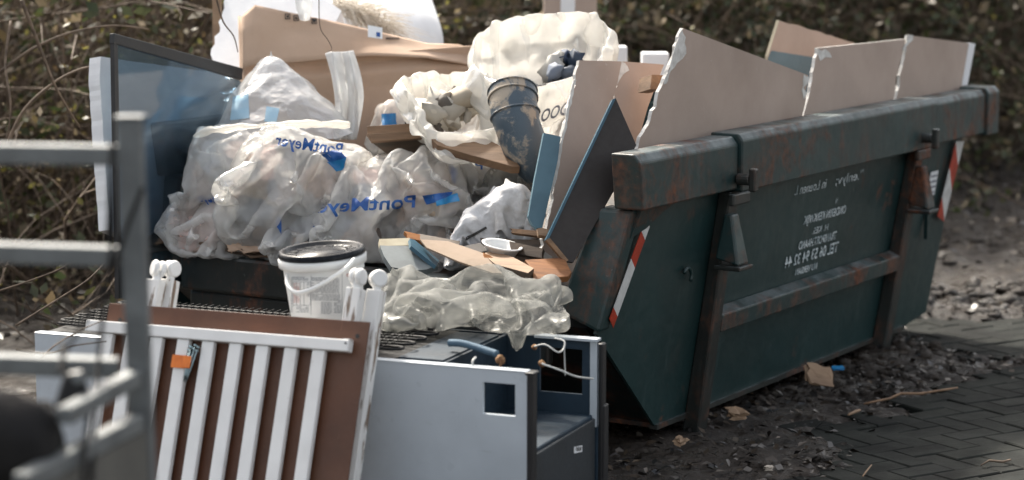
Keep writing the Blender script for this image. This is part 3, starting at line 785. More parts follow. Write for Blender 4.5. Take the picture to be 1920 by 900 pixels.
# chevron tape
def band(par, name, mat, pts, o):
    A = [(x, sy(z) - o, z) for x, z in pts]; B = [(x, sy(z) - o + .002, z) for x, z in pts]
    MB().prism(A, B).build(name, mat, par)
def tape(ps, cuts, w, slant):
    t = empty('reflective_tape'); t.parent = skip
    (xa, za), (xb, zb) = ps
    for k, (t0, t1, c) in enumerate(cuts):
        def pt(tt, side_): return (xa + (xb - xa) * tt + w * side_, za + (zb - za) * tt)
        q = [pt(max(0, t0 - slant), 0), pt(t0, 1), pt(min(1, t1), 1), pt(min(1, t1 - slant), 0)]
        band(t, 'red_band' if c else 'white_band', MT['red_tape' if c else 'white_tape'], q, .020)
    return t
tape([(-.50, .80), (-.672, .462)], [(0.1, .22, 0), (.22, .47, 1), (.47, .90, 0), (.90, 1.0, 1)], .05, .10)
tape([(2.185, .81), (2.10, .47)], [(.02, .32, 0), (.32, .62, 1), (.62, .98, 0), (.98, 1.2, 1)], .095, .30)
MB().prism([(1.98, sy(.7) - .009, .70), (2.06, sy(.7) - .009, .70), (2.06, sy(.6) - .009, .60), (1.98, sy(.6) - .009, .60)], [(1.98, sy(.7) - .006, .70), (2.06, sy(.7) - .006, .70), (2.06, sy(.6) - .006, .60), (1.98, sy(.6) - .006, .60)]).build('sticker', MT['label'], skip)
for k in range(4):
    z = .685 - k * .023
    MB().prism([(1.99, sy(z) - .011, z), (2.05, sy(z) - .011, z), (2.05, sy(z - .008) - .011, z - .008), (1.99, sy(z - .008) - .011, z - .008)], [(1.99, sy(z) - .0095, z), (2.05, sy(z) - .0095, z), (2.05, sy(z - .008) - .0095, z - .008), (1.99, sy(z - .008) - .0095, z - .008)]).build('sticker_print', MT['grey_ink'], skip)
# stencilled writing, mirrored as in the photograph: it reads from the far end to the near end
def stencil(s, x_start, x_end, zb, hgt, bold=False):
    V, F, w = text2d(s, .5, bold)
    x = x_start + (x_end - x_start) * V[:, 0]; z = zb + V[:, 1] / .7 * hgt
    keep = F[rng.random(len(F)) > .0]
    mesh_np('stencil_lettering', np.stack([x, .03 - .14 * z - .003, z], -1), keep, MT['stencil'], skip)
stencil("''.enlyv;", 1.27, 1.02, .745, .036)
stencil("in Loenen I.", .93, .66, .745, .036)
stencil("N", 1.06, 1.045, .672, .022)
stencil("ONDERIN KERKWIJK", 1.155, .775, .625, .030, True)
stencil("H. KES.", 1.01, .87, .577, .024)
stencil("TRANSPORT.HAAND", 1.10, .765, .532, .030, True)
stencil("TEL 06 53 94 32 44", 1.135, .665, .478, .040, True)
stencil("NU VERSIAN", .96, .77, .436, .024, True)

# rubbish that fills the skip under the things one can see
hx = np.linspace(-.60, 2.2, 90); hy = np.linspace(.06, 1.66, 60); HX, HY = np.meshgrid(hx, hy)
def heap(x, y):
    return .56 + .22 * np.clip((x + .55) / .9, 0, 1) + .05 * fbm(x * 3, y * 3, 0, 4) + .10 * np.abs(fbm(x * 7, y * 7, 5, 4))
HZ = heap(HX, HY)
ii = np.arange(HX.size).reshape(HX.shape)
hf = np.stack([ii[:-1, :-1], ii[:-1, 1:], ii[1:, 1:], ii[1:, :-1]], -1).reshape(-1, 4)
hc = np.array([(.05, .036, .026), (.03, .028, .026), (.085, .06, .042), (.12, .10, .085)])[(np.clip(vnoise(HX * 9, HY * 9, 8) * 4, 0, 3.99)).astype(int).ravel()]
Hv = np.stack([SKO.x + U2[0] * HX + V2[0] * HY, SKO.y + U2[1] * HX + V2[1] * HY, HZ], -1).reshape(-1, 3)
hp = mesh_np('debris_heap', Hv, hf, MT['rubble'], colors=hc); tag(hp, 'dark mixed debris filling the skip beneath the bags and boards', 'debris', kind='stuff')
def heap_world(P):
    q = P[:, :2] - np.array([SKO.x, SKO.y]); return heap(q @ U2, q @ V2)

# ================================================================== plastic bags: a small position based cloth solver
def batches(Vn, Un, du, dv, wrap=True, bend=.06, shear=.25):
    idx = np.arange(Vn * Un).reshape(Vn, Un); B = []
    def add(a, b, r, k): B.append((a.ravel(), b.ravel(), r, k))
    nxt = np.roll(idx, -1, 1)
    cols = Un if wrap else Un - 1
    for o in (0, 1):
        c = np.arange(o, cols, 2)
        add(idx[:, c], nxt[:, c], du, 1.0)
        add(idx[o:-1:2], idx[o + 1::2][:len(idx[o:-1:2])], dv, 1.0)
    dg = math.hypot(du, dv)
    for o in (0, 1):
        r0 = idx[o:-1:2]; r1 = idx[o + 1::2][:len(r0)]; n0 = nxt[o:-1:2]; n1 = nxt[o + 1::2][:len(r0)]
        cc = np.arange(cols)
        add(r0[:, cc], n1[:, cc], dg, shear); add(r1[:, cc], n0[:, cc], dg, shear)
    n2 = np.roll(idx, -2, 1); c2 = Un if wrap else Un - 2
    for o in range(4):
        c = [k for k in range(c2) if k % 4 == o]
        if c: add(idx[:, c], n2[:, c], 2 * du, bend)
        r = np.arange(o, Vn - 2, 4)
        if len(r): add(idx[r], idx[r + 2], 2 * dv, bend)
    return B
def relax(P, B, steps, iters=5, g=(0, 0, -.0022), spheres=None, fixed=None, seam=None, floor=None, wallf=None, press=0.0, faces=None, damp=.93, anim=None):
    P = P.astype(np.float64).copy(); O = P.copy(); g = np.array(g)
    if spheres is not None:
        S = spheres[:, :3]; SR = spheres[:, 3]
    for st in range(steps):
        vel = (P - O) * damp; sp_ = np.linalg.norm(vel, axis=1, keepdims=True); vel *= np.minimum(1, .02 / (sp_ + 1e-9))
        O = P.copy(); P = P + vel + g
        if press and faces is not None:
            a, b, c, d = (P[faces[:, k]] for k in range(4)); nn = np.cross(c - a, d - b) * press
            for k in range(4): np.add.at(P, faces[:, k], nn)
        for it in range(iters):
            for a, b, r, k in B:
                d = P[b] - P[a]; l = np.sqrt((d * d).sum(1)) + 1e-9
                c = d * (.5 * k * (l - r) / l)[:, None]; P[a] += c; P[b] -= c
            if seam is not None:
                mm = (P[seam[0]] + P[seam[1]]) * .5; P[seam[0]] = mm; P[seam[1]] = mm
            if spheres is not None:
                d = P[:, None, :] - S[None]; l = np.sqrt((d * d).sum(2)) + 1e-9
                pen = np.maximum(SR[None] - l, 0); k = pen.argmax(1); mx = pen[np.arange(len(P)), k]
                m = mx > 0
                if m.any(): P[m] += d[m, k[m]] / l[m, k[m]][:, None] * mx[m][:, None]; O[m] += (P[m] - O[m]) * .35
            if floor is not None:
                fz = floor(P); m = P[:, 2] < fz; P[m, 2] = fz[m]; O[m] += (P[m] - O[m]) * .5
            if wallf is not None: P = wallf(P)
            if fixed is not None: P[fixed[0]] = fixed[1]
    return P
def upsample(G, wrap=True):                     # one Catmull-Rom refinement of a (V, U, 3) grid
    def up(A, ax, w):
        A = np.moveaxis(A, ax, 0); n = len(A)
        if w: a, b, c, d = np.roll(A, 1, 0), A, np.roll(A, -1, 0), np.roll(A, -2, 0)
        else:
            e = np.concatenate([A[:1], A, A[-1:], A[-1:]]); a, b, c, d = e[:n], e[1:n + 1], e[2:n + 2], e[3:n + 3]
        mid = (-a + 9 * b + 9 * c - d) / 16
        o = np.empty((2 * n,) + A.shape[1:]); o[0::2] = b; o[1::2] = mid
        if not w: o = o[:-1]
        return np.moveaxis(o, 0, ax)
    return up(up(G, 1, wrap), 0, False)
def grid_faces(Vn, Un, wrap=True):
    idx = np.arange(Vn * Un).reshape(Vn, Un); nxt = np.roll(idx, -1, 1)
    c = slice(None) if wrap else slice(0, -1)
    return np.stack([idx[:-1, c], nxt[:-1, c], nxt[1:, c], idx[1:, c]], -1).reshape(-1, 4)
ALLS = []                                        # content spheres of the bags already laid
def rubble(name, spheres, parent, n, pal, size, seed):
    r = np.random.default_rng(seed); V = []; F = []; C = []
    bm = bmesh.new(); bmesh.ops.create_icosphere(bm, subdivisions=2, radius=1.25); base = np.array([v.co[:] for v in bm.verts]); fq = np.array([[v.index for v in f.verts] for f in bm.faces]); bm.free(); nb_ = len(base)
    for k in range(n):
        s = spheres[r.integers(len(spheres))]; d = r.normal(0, 1, 3); d /= np.linalg.norm(d)
        c = s[:3] + d * s[3] * r.uniform(.62, .86)
        sc = r.uniform(*size) * np.array([r.uniform(.5, 1.4), r.uniform(.5, 1.4), r.uniform(.3, .9)])
        q, _ = np.linalg.qr(r.normal(0, 1, (3, 3)))
        w_ = 1 + 2.4 * fbm(base[:, 0] * 2.1 + 5 * k, base[:, 1] * 2.1, base[:, 2] * 2.1, 3)[:, None]
        V.append((base * sc * w_) @ q + c); F.append(fq + nb_ * k); C.append(np.repeat(np.array(pal)[r.integers(len(pal))][None] * r.uniform(.7, 1.25), nb_, 0))
    o = mesh_np(name, np.concatenate(V), np.concatenate(F), MT['rubble'], parent, colors=np.concatenate(C)); o['kind'] = 'stuff'
    return o
pal_mix = [(.30, .21, .16), (.20, .15, .12), (.10, .08, .07), (.36, .30, .26), (.42, .30, .27), (.16, .17, .19), (.45, .42, .40), (.06, .055, .05), (.25, .20, .15)]
pal_pink = [(.46, .30, .27), (.38, .26, .22), (.25, .19, .16), (.5, .40, .37), (.12, .10, .09), (.20, .22, .25)]
pal_dark = [(.05, .05, .05), (.10, .09, .08), (.16, .14, .12), (.22, .18, .15), (.03, .035, .045), (.3, .27, .24)]
def crumple(G, amp, seed, scale=1.0, wrap=True):
    """piecewise linear creases along the surface normal of a (V, U, 3) grid"""
    r = np.random.default_rng(seed)
    du = np.roll(G, -1, 1) - np.roll(G, 1, 1); dv = np.gradient(G, axis=0)
    n = np.cross(du, dv); n /= np.linalg.norm(n, axis=2, keepdims=True) + 1e-9
    X = G - G.reshape(-1, 3).mean(0)
    w = np.stack([fbm(X[..., 0] * 5 + k * 9, X[..., 1] * 5, X[..., 2] * 5, 3) for k in range(3)], -1)
    h = 0
    for k in range(14):
        d = r.normal(0, 1, 3); d /= np.linalg.norm(d); f = scale * r.uniform(4, 22) 
        ph = (X + w * .10) @ d * f + r.random() * 9
        tri = np.abs(ph - np.floor(ph) - .5) * 2 - .5
        m = np.clip(vnoise(X[..., 0] * 6 + k * 7.3, X[..., 1] * 6 + k, X[..., 2] * 6) * 2.2 - .6, 0, 1)
        h = h + tri * m / f * 6
    return G + n * (h * amp)[..., None]
def junk_mat(name, pal, scale=16):
    n = N(name); v = n.coord()
    dist = n.n.new('ShaderNodeVectorMath'); dist.operation = 'ADD'
    nt = n.n.new('ShaderNodeTexNoise'); n.l.new(v, nt.inputs['Vector']); nt.inputs['Scale'].default_value = 9; nt.inputs['Detail'].default_value = 3
    sc = n.n.new('ShaderNodeVectorMath'); sc.operation = 'SCALE'; n.l.new(nt.outputs['Color'], sc.inputs[0]); sc.inputs['Scale'].default_value = .09
    n.l.new(v, dist.inputs[0]); n.l.new(sc.outputs[0], dist.inputs[1])
    t = n.n.new('ShaderNodeTexVoronoi'); n.l.new(dist.outputs[0], t.inputs['Vector']); t.inputs['Scale'].default_value = scale
    sep = n.n.new('ShaderNodeSeparateColor'); n.l.new(t.outputs['Color'], sep.inputs[0])
    cr = n.n.new('ShaderNodeValToRGB'); cr.color_ramp.interpolation = 'CONSTANT'; n.l.new(sep.outputs[0], cr.inputs[0])
    el = cr.color_ramp.elements
    while len(el) < len(pal): el.new(.5)
    for k, p in enumerate(pal): el[k].position = k / len(pal); el[k].color = (*p, 1)
    c = n.mix(n.math('MULTIPLY', n.ramp(n.noise(v, 40, 4), .35, .7), .5), cr.outputs[0], (.08, .06, .05))
    n.set(Base_Color=c, Roughness=.7, Normal=n.bump(t.outputs['Distance'], .9, .03))
    return n.m
def shell(G, k, seed):
    """what presses against the film from inside: the bag's own shape, smoothed and drawn inwards"""
    c = G.mean(1, keepdims=True); S = G.copy()
    for _ in range(5):
        S = (S * 2 + np.roll(S, 1, 1) + np.roll(S, -1, 1)) / 4; S[1:-1] = (S[1:-1] * 2 + S[:-2] + S[2:]) / 4
    f = k + .10 * (vnoise(S[..., 0] * 20 + seed, S[..., 1] * 20, S[..., 2] * 20) - .5)
    S = c + (S - c) * f[..., None]; m = S.reshape(-1, 3).mean(0)
    return m + (S - m) * .95

def brighter(pal, k): return [tuple(min(.8, x * k) for x in p) for p in pal]
JM = {id(p): junk_mat('bag contents', brighter(p, f), sc) for p, f, sc in ((pal_mix, 1.6, 11), (pal_pink, 1.5, 10), (pal_dark, 1.2, 13))}
def bag(name, box, Y, hy, label, mat, rot=0, seed=0, slack=1.50, Un=60, Vn=42, steps=44, pal=pal_mix, nsph=12, floor=True, cat='bag', avoid=True, g=(0, 0, -.0003), bend=.09, jit=.10, crum=.0075, ears=4, earlen=1.12, fillk=1.0, hzk=1.0, earpts=None, floorz=None):
    x0, y0, x1, y1 = box; c = np.array(at((x0 + x1) / 2, (y0 + y1) / 2, Y)); k = Y / FPX
    hx_, hz_ = (x1 - x0) / 2 * k, (y1 - y0) / 2 * k
    r = np.random.default_rng(seed + 100)
    ca, sa = math.cos(R(rot)), math.sin(R(rot))
    if abs(rot) > 50: hx_, hz_ = hz_, hx_
    hz_ *= hzk
    ax = np.array([ca, 0, -sa]); up = np.array([sa, 0, ca]); dp = np.array([0, 1.0, 0])
    sph = []
    for i in range(nsph):                        # contents: a packed cluster of lumps
        for _ in range(40):
            q = r.uniform(-1, 1, 3)
            if (np.abs(q) ** 2.2).sum() < 1: break
        rad = r.uniform(.50, .74) * min(hx_, hy, hz_) * fillk
        sph.append(np.r_[c + ax * q[0] * max(hx_ * .92 - rad, 0) + dp * q[1] * max(hy * .92 - rad, 0) + up * q[2] * max(hz_ * .94 - rad, 0), rad])
    sph = np.array(sph)
    t = np.linspace(-1, 1, Vn); th = np.linspace(0, 2 * math.pi, Un, endpoint=False)
    W = (math.pi * (3 * (hy + hz_) - math.sqrt((3 * hy + hz_) * (hy + 3 * hz_)))) / 2 * slack; L = 2 * hx_ * 1.2 * slack
    sc = (1 - np.abs(t) ** 4) ** .5 * .9 + .1; thin = 1 - np.abs(t) ** 5
    cx = np.sign(np.cos(th)) * np.abs(np.cos(th)) ** .8; cz = np.sign(np.sin(th)) * np.abs(np.sin(th)) ** .8
    G = c + ax * (t * hx_ * 1.02)[:, None, None] + (cx[None, :, None] * dp * hy * (1.15 - .25 * sc[:, None, None]) + (sc * thin + .02)[:, None, None] * cz[None, :, None] * up * hz_)
    P = G.reshape(-1, 3); nz = fbm(P[:, 0] * 11 + seed, P[:, 1] * 11, P[:, 2] * 11, 3) * 2
    B = [(a_, b_, r_ * (1 + jit * (nz[a_] + nz[b_]) + r.normal(0, jit * .25, len(a_))), k_) for a_, b_, r_, k_ in batches(Vn, Un, 2 * W / Un, L / (Vn - 1), bend=bend, shear=.3)]
    i0 = np.arange(1, Un // 2); seam = (np.r_[i0, (Vn - 1) * Un + i0], np.r_[Un - i0, (Vn - 1) * Un + Un - i0])
    S = sph.copy(); S[:, 3] += .004
    if avoid and ALLS:
        oth = np.concatenate(ALLS); near = np.linalg.norm(oth[:, :3] - c, axis=1) < hx_ + hy + .35; oth = oth[near]
        if len(oth): S = np.concatenate([S, oth])
    fx = None
    if ears:                                     # a few gathered points that pull the film into folds
        vi = r.integers(3, Vn - 3, ears) * Un + r.integers(0, Un, ears); fx = (vi, c + (P[vi] - c) * earlen)
    if earpts:
        tg = np.array([tuple(at(*p)) for p in earpts]); nn_ = [np.argsort(((P - q) ** 2).sum(1))[:9] for q in tg]; fx = (np.concatenate(nn_), np.concatenate([q + (P[k_] - P[k_[0]]) * .7 for q, k_ in zip(tg, nn_)]))
    P = relax(P + r.normal(0, .003, P.shape), B, steps, iters=7, spheres=S, seam=seam, fixed=fx, floor=(lambda p: np.full(len(p), floorz)) if floorz else (lambda p: heap_world(p) + .01) if floor else None, g=g, damp=.90)
    ALLS.append(np.c_[sph[:, :3], sph[:, 3] + .012])
    Gp = P.reshape(Vn, Un, 3); Gf = crumple(upsample(crumple(upsample(Gp), crum * .7, seed)), crum * .55, seed + 50, 1.9); b = np.array([c[0], c[1], c[2] - hz_])
    e = empty(name, tuple(b)); bpy.context.view_layer.update()
    o = mesh_np('plastic_skin' if cat == 'bag' else 'skin', Gf.reshape(-1, 3) - b, grid_faces(*Gf.shape[:2]), mat, e, True)
    if pal is not None:
        Si = shell(Gp, .88, seed); oo = mesh_np('contents', Si.reshape(-1, 3) - b, grid_faces(*Si.shape[:2]), JM[id(pal)], e, True)
    tag(e, label, cat)
    bpy.context.view_layer.update()
    return e, o

# ================================================================== flat sheets and boards
def fit_plane(pts3):
    a, b, c = [at(*p) for p in pts3]; n = (b - a).cross(c - a).normalized()
    if n.dot(a - CAM) < 0: n = -n                # n points away from the camera
    return a, n
def on_plane(x, y, pl):
    d = ray(x, y); return CAM + d * ((pl[0] - CAM).dot(pl[1]) / d.dot(pl[1]))
def jag(pts, jags, rs):
    out = []
    n = len(pts)
    for i in range(n):
        a, b = pts[i], pts[(i + 1) % n]; out.append(a); j = jags.get(i, 0)
        if j:
            L = math.hypot(b[0] - a[0], b[1] - a[1]); k = max(2, int(L / 9)); nx_, ny_ = -(b[1] - a[1]) / L, (b[0] - a[0]) / L
            w = 0
            for s in range(1, k):
                w = w * .5 + rs.gauss(0, j); t = s / k; out.append((a[0] + (b[0] - a[0]) * t + nx_ * w, a[1] + (b[1] - a[1]) * t + ny_ * w))
    return out
def sheet(name, plane, outline, th, mat, label=None, cat=None, parent=None, jags={}, seed=1, edge=None, group=None, bevel=0, back=None):
    pl = fit_plane(plane); rs = random.Random(seed)
    px = jag(outline, jags, rs); P = [on_plane(x, y, pl) for x, y in px]
    o0 = sum(P, Vector()) / len(P)
    if parent: o0 = Vector((0, 0, 0))
    m = MB(); A = [p - o0 for p in P]; B = [p - o0 + pl[1] * th for p in P]
    m.prism(A, B)
    me = bpy.data.meshes.new(name); me.from_pydata(m.v, [], m.f)
    bm = bmesh.new(); bm.from_mesh(me); bmesh.ops.triangulate(bm, faces=[f for f in bm.faces if len(f.verts) > 4]); bmesh.ops.recalc_face_normals(bm, faces=bm.faces[:]); bm.to_mesh(me); bm.free()
    o = link_mesh(name, me, mat, None, bevel=bevel); o.location = o0
    if edge:
        me.materials.append(edge)
        for p in me.polygons:
            if abs(p.normal.dot(pl[1])) < .5: p.material_index = 1
    if label: tag(o, label, cat, group)
    bpy.context.view_layer.update()
    if parent:
        o.parent = parent; o.matrix_parent_inverse = parent.matrix_world.inverted()
    return o
def tear(par, plane, pts, seed, mat=MT['gypsum'], th=.003, amp=2.0):
    pl = [(x, y, Y - .004) for x, y, Y in plane]
    return sheet('torn_paper', pl, pts, th, mat, parent=par, jags={i: amp for i in range(len(pts))}, seed=seed)

# ---- glass door and foam slab at the left end
gp = [(218, 66, 7.70), (455, 140, 8.28), (226, 560, 7.60)]
gl = empty('glass_door', tuple(at(226, 520, 7.62))); bpy.context.view_layer.update()
tag(gl, 'dark tinted glass panel with black top rail leaning at the left end of the skip', 'glass panel')
sheet('pane', gp, [(219, 80), (452, 152), (440, 440), (300, 560), (228, 560)], .006, MT['glass'], parent=gl)
sheet('frame_rail', [(x, y, Y - .006) for x, y, Y in gp], [(214, 62), (456, 128), (455, 150), (214, 82)], .022, MT['black'], parent=gl, bevel=.003)
sheet('frame_stile', [(x, y, Y - .004) for x, y, Y in gp], [(214, 82), (221, 84), (230, 560), (223, 560)], .018, MT['black'], parent=gl)
sheet('foam_slab', [(190, 106, 7.80), (440, 145, 8.42), (206, 430, 7.68)], [(189, 106), (300, 122), (420, 138), (442, 148), (440, 440), (300, 470), (206, 431), (197, 300), (187, 150)], .05, MT['foam'], 'white polystyrene slab standing behind the tinted glass panel', 'foam slab', jags={0: .3, 2: .8, 6: .3, 7: .4, 8: .4}, seed=4)
# ---- things at the back of the heap
sheet('foam_block', [(395, 100, 8.55), (520, 0, 8.7), (460, 120, 8.5)], [(425, -40), (560, -40), (640, 20), (620, 60), (470, 130), (405, 120), (396, 92), (412, 60)], .12, MT['foam'], 'broken white foam block behind the left edge of the cardboard', 'foam block', jags={5: 2.5, 6: 2.5, 7: 2}, seed=5)
sheet('timber_batten', [(398, 0, 8.75), (414, 0, 8.75), (400, 110, 8.7)], [(398, -30), (414, -30), (413, 118), (399, 112)], .03, MT['wood_pale'], 'upright pale timber batten behind the glass panel', 'batten')

def crease_sheet(name, rows, th, mat, label, cat, sub=5, nz=.0012, seed=0, parent=None):
    r = np.random.default_rng(seed)
    A = np.array([[tuple(at(*p)) for p in row] for row in rows]); V, U = A.shape[:2]
    t = np.linspace(0, V - 1, (V - 1) * sub + 1); s = np.linspace(0, U - 1, (U - 1) * sub + 1)
    i = np.minimum(t.astype(int), V - 2); j = np.minimum(s.astype(int), U - 2); ft = (t - i)[:, None, None]; fs = (s - j)[None, :, None]
    G = (A[i][:, j] * (1 - ft) * (1 - fs) + A[i + 1][:, j] * ft * (1 - fs) + A[i][:, j + 1] * (1 - ft) * fs + A[i + 1][:, j + 1] * ft * fs)
    G[..., 1] += fbm(G[..., 0] * 9, G[..., 2] * 9, seed, 3) * nz * 4; G += r.normal(0, nz * .25, G.shape)
    o0 = G.reshape(-1, 3).mean(0)
    o = mesh_np(name, G.reshape(-1, 3) - o0, grid_faces(G.shape[0], G.shape[1], False), mat); o.location = tuple(o0)
    sd = o.modifiers.new('thick', 'SOLIDIFY'); sd.thickness = th; sd.offset = 0
    if parent is None: tag(o, label, cat)
    bpy.context.view_layer.update()
    if parent is not None:
        o.parent = parent; o.matrix_parent_inverse = parent.matrix_world.inverted()
    return o
cbx = empty('cardboard_box', tuple(at(680, 300, 8.5))); bpy.context.view_layer.update()
tag(cbx, 'big flattened brown cardboard box standing across the back of the heap', 'cardboard box')
cb1 = crease_sheet('front_panel', [
    [(455, 118, 8.304), (500, 114, 8.350), (536, 111, 8.364), (600, 107, 8.440), (650, 103, 8.464), (700, 99, 8.520), (770, 94, 8.584), (840, 89, 8.690), (905, 84, 8.804)],
    [(455, 134, 8.314), (500, 130, 8.360), (536, 127, 8.374), (600, 123, 8.450), (650, 119, 8.474), (700, 115, 8.530), (770, 110, 8.594), (840, 105, 8.700), (905, 100, 8.814)],
    [(455, 154, 8.282), (500, 150, 8.328), (536, 147, 8.342), (600, 143, 8.418), (650, 139, 8.442), (700, 135, 8.498), (770, 130, 8.562), (840, 125, 8.668), (905, 120, 8.782)],
    [(455, 184, 8.294), (500, 180, 8.340), (536, 177, 8.354), (600, 173, 8.430), (650, 169, 8.454), (700, 165, 8.510), (770, 160, 8.574), (840, 155, 8.680), (905, 150, 8.794)],
    [(455, 318, 8.244), (500, 314, 8.290), (536, 311, 8.304), (600, 307, 8.380), (650, 303, 8.404), (700, 299, 8.460), (770, 294, 8.524), (840, 289, 8.630), (905, 284, 8.744)]], .006, MT['card'], None, None, parent=cbx, seed=3)
cb2 = crease_sheet('top_flap', [
    [(455, 30, 8.36), (478, 10, 8.37), (560, 27, 8.44), (640, 44, 8.52), (700, 58, 8.58), (800, 82, 8.70), (860, 84, 8.78), (902, 100, 8.86)],
    [(455, 60, 8.31), (478, 46, 8.33), (560, 58, 8.43), (640, 72, 8.47), (700, 78, 8.55), (800, 92, 8.65), (860, 100, 8.74), (902, 112, 8.82)],
    [(455, 128, 8.275), (478, 122, 8.29), (560, 116, 8.345), (640, 108, 8.405), (700, 104, 8.455), (800, 108, 8.575), (860, 118, 8.675), (902, 128, 8.79)]], .006, MT['card'], None, None, parent=cbx, seed=6)
crease_sheet('side_flap', [[(448, 30, 8.40), (457, 31, 8.355)], [(452, 190, 8.36), (460, 190, 8.28)], [(456, 260, 8.36), (464, 260, 8.28)]], .006, MT['card'], None, None, parent=cbx, seed=8)
sheet('paper_label', [(690, 48, 8.50), (718, 52, 8.53), (692, 70, 8.47)], [(690, 47), (717, 52), (717, 73), (690, 69)], .001, MT['label'], parent=cbx)
sheet('label_print', [(690, 48, 8.497), (718, 52, 8.527), (692, 70, 8.467)], [(706, 60), (713, 61), (713, 69), (706, 68)], .001, MT['blue_ink'], parent=cbx)
for k, (x, y) in enumerate(((538, 31), (554, 34), (588, 40))):
    V_, F_ = rects2d([(x - 5, y - 5, x + 5, y - 3.4), (x - 5, y + 4, x + 5, y + 5.6), (x - 5, y - 3.4, x - 3.6, y + 4), (x + 3.6, y - 3.4, x + 5, y + 4), (x - 2, y - 1.5, x + 2.4, y + 2.6)] + ([(x - 4, y - 3, x + 3.6, y - .6)] if k == 2 else []))
    decal('handling_mark', cb2, V_, F_, MT['ink'], cbx, .006)
V_, F_ = rects2d([(722, 72, 748, 76), (742, 64, 752, 66)]); decal('printed_line', cb2, V_, F_, MT['card_wet'], cbx, .006)

# ---- white sheeting and dried stalks behind the cardboard
def grid_sheet(name, rows, mat, label, cat, sub=8, amp=.02, freq=5, seed=0, th=.002, group=None):
    A = np.array([[tuple(at(*p)) for p in row] for row in rows])
    for _ in range(3): A = upsample(A, False)
    s = fbm(A[..., 0] * freq, A[..., 2] * freq, seed, 4) + .6 * np.abs(fbm(A[..., 0] * freq * 2.3, A[..., 2] * freq * 1.1, seed + 4, 3))
    A[..., 1] += s * amp * 4; A[..., 2] += s * amp * .6
    o0 = A.reshape(-1, 3).mean(0)
    o = mesh_np(name, A.reshape(-1, 3) - o0, grid_faces(A.shape[0], A.shape[1], False), mat, smooth=True); o.location = tuple(o0)
    sd = o.modifiers.new('thick', 'SOLIDIFY'); sd.thickness = th
    if label: tag(o, label, cat, group)
    bpy.context.view_layer.update(); return o
grid_sheet('white_sheeting', [[(560, -40, 9.5), (640, -45, 9.6), (720, -40, 9.7), (780, -25, 9.8), (806, -8, 9.9)],
                              [(590, 0, 9.2), (660, -2, 9.25), (740, 0, 9.3), (790, 12, 9.4), (820, 32, 9.5)],
                              [(620, 60, 9.1), (690, 62, 9.1), (750, 60, 9.15), (800, 62, 9.25), (830, 70, 9.4)],
                              [(640, 130, 9.1), (700, 130, 9.1), (760, 130, 9.15), (805, 130, 9.25), (832, 130, 9.4)]], MT['foam'], 'bulging bright white sheeting behind the cardboard', 'sheeting', amp=.012, seed=9)
def dried_stalks():
    r = np.random.default_rng(5); m = MB()
    for k in range(420):
        t = r.random(); a = at(618 + 95 * t + r.normal(0, 8), -2 + 52 * t + r.normal(0, 7), 8.95 + r.normal(0, .03)); d = Vector((r.normal(.10, .05), r.normal(0, .03), r.normal(-.05, .045)))
        m.tube([a, a + d * .5 + Vector((0, 0, .008)), a + d], [.0016, .0013, .0006], 3)
    return m.build('dried_grass', MT['straw'])
tag(dried_stalks(), 'sheaf of dried grass lying on the white sheeting', 'dried grass', kind='stuff')
def cardbox(name, x0, y0, x1, y1, Y, mat, label, cat, d=.25, extra=None):
    a, b = at(x0, y1, Y), at(x1, y1, Y); h = (y1 - y0) / FPX * Y; w = b.x - a.x
    o = MB().box(-w / 2, w / 2, 0, d, 0, h).build(name, mat, bevel=.006); o.location = ((a.x + b.x) / 2, Y, a.z); return tag(o, label, cat)
bx_ = cardbox('carton', 1020, -60, 1119, 60, 10.4, MT['drywall'], 'blurred beige carton with a white stripe standing behind the open white bag', 'carton')
tp = MB().box(-.045, .02, -.003, -.001, .02, .26).build('tape_stripe', MT['foam'], bx_)
cardbox('white_tub', 1128, 88, 1176, 150, 9.2, MT['foam'], 'small white tub behind the left plasterboard sheets', 'tub', .12)
cardbox('foam_offcut', 1204, 100, 1254, 150, 9.4, MT['foam'], 'white foam offcut between the plasterboard sheets', 'foam offcut', .12)

# ---- plasterboard
pA = [(1200, 272, 7.27), (1500, 216, 8.24), (1280, 55, 7.46)]
A_ = sheet('plasterboard_sheet', pA, [(1281, 53), (1515, 141), (1505, 224), (1440, 262), (1300, 340), (1170, 340), (1197, 275), (1250, 140)], .0125, MT['drywall'], 'large triangular beige plasterboard sheet leaning on the skip rim', 'plasterboard', jags={6: 1.6, 7: 1.6, 1: 1.2}, seed=11, edge=MT['gypsum'])
tear(A_, pA, [(1279, 54), (1286, 70), (1287, 100), (1270, 118), (1252, 152), (1245, 158), (1258, 120), (1266, 90)], 21)
tear(A_, pA, [(1508, 140), (1517, 144), (1514, 176), (1507, 186), (1504, 170)], 22, amp=2.5)
pB = [(1505, 222, 8.30), (1700, 185, 9.12), (1532, 90, 8.42)]
B_ = sheet('plasterboard_sheet', pB, [(1533, 90), (1697, 73), (1672, 192), (1640, 240), (1500, 260), (1506, 218)], .0125, MT['drywall'], 'middle beige plasterboard sheet with a torn top left corner behind the rim', 'plasterboard', jags={1: 1.0, 5: 1.0}, seed=12, edge=MT['gypsum'])
tear(B_, pB, [(1534, 91), (1548, 92), (1560, 108), (1546, 108), (1538, 114)], 23)
pC = [(1680, 186, 9.05), (1815, 160, 9.68), (1705, 67, 9.14)]
C_ = sheet('plasterboard_sheet', pC, [(1703, 66), (1827, 82), (1808, 160), (1800, 210), (1672, 225), (1682, 180)], .0125, MT['drywall'], 'rightmost beige plasterboard sheet with a pale right edge', 'plasterboard', jags={5: 1.0}, seed=13, edge=MT['gypsum'])
tear(C_, pC, [(1700, 66), (1712, 66), (1706, 80), (1697, 100), (1693, 95)], 24, amp=2)
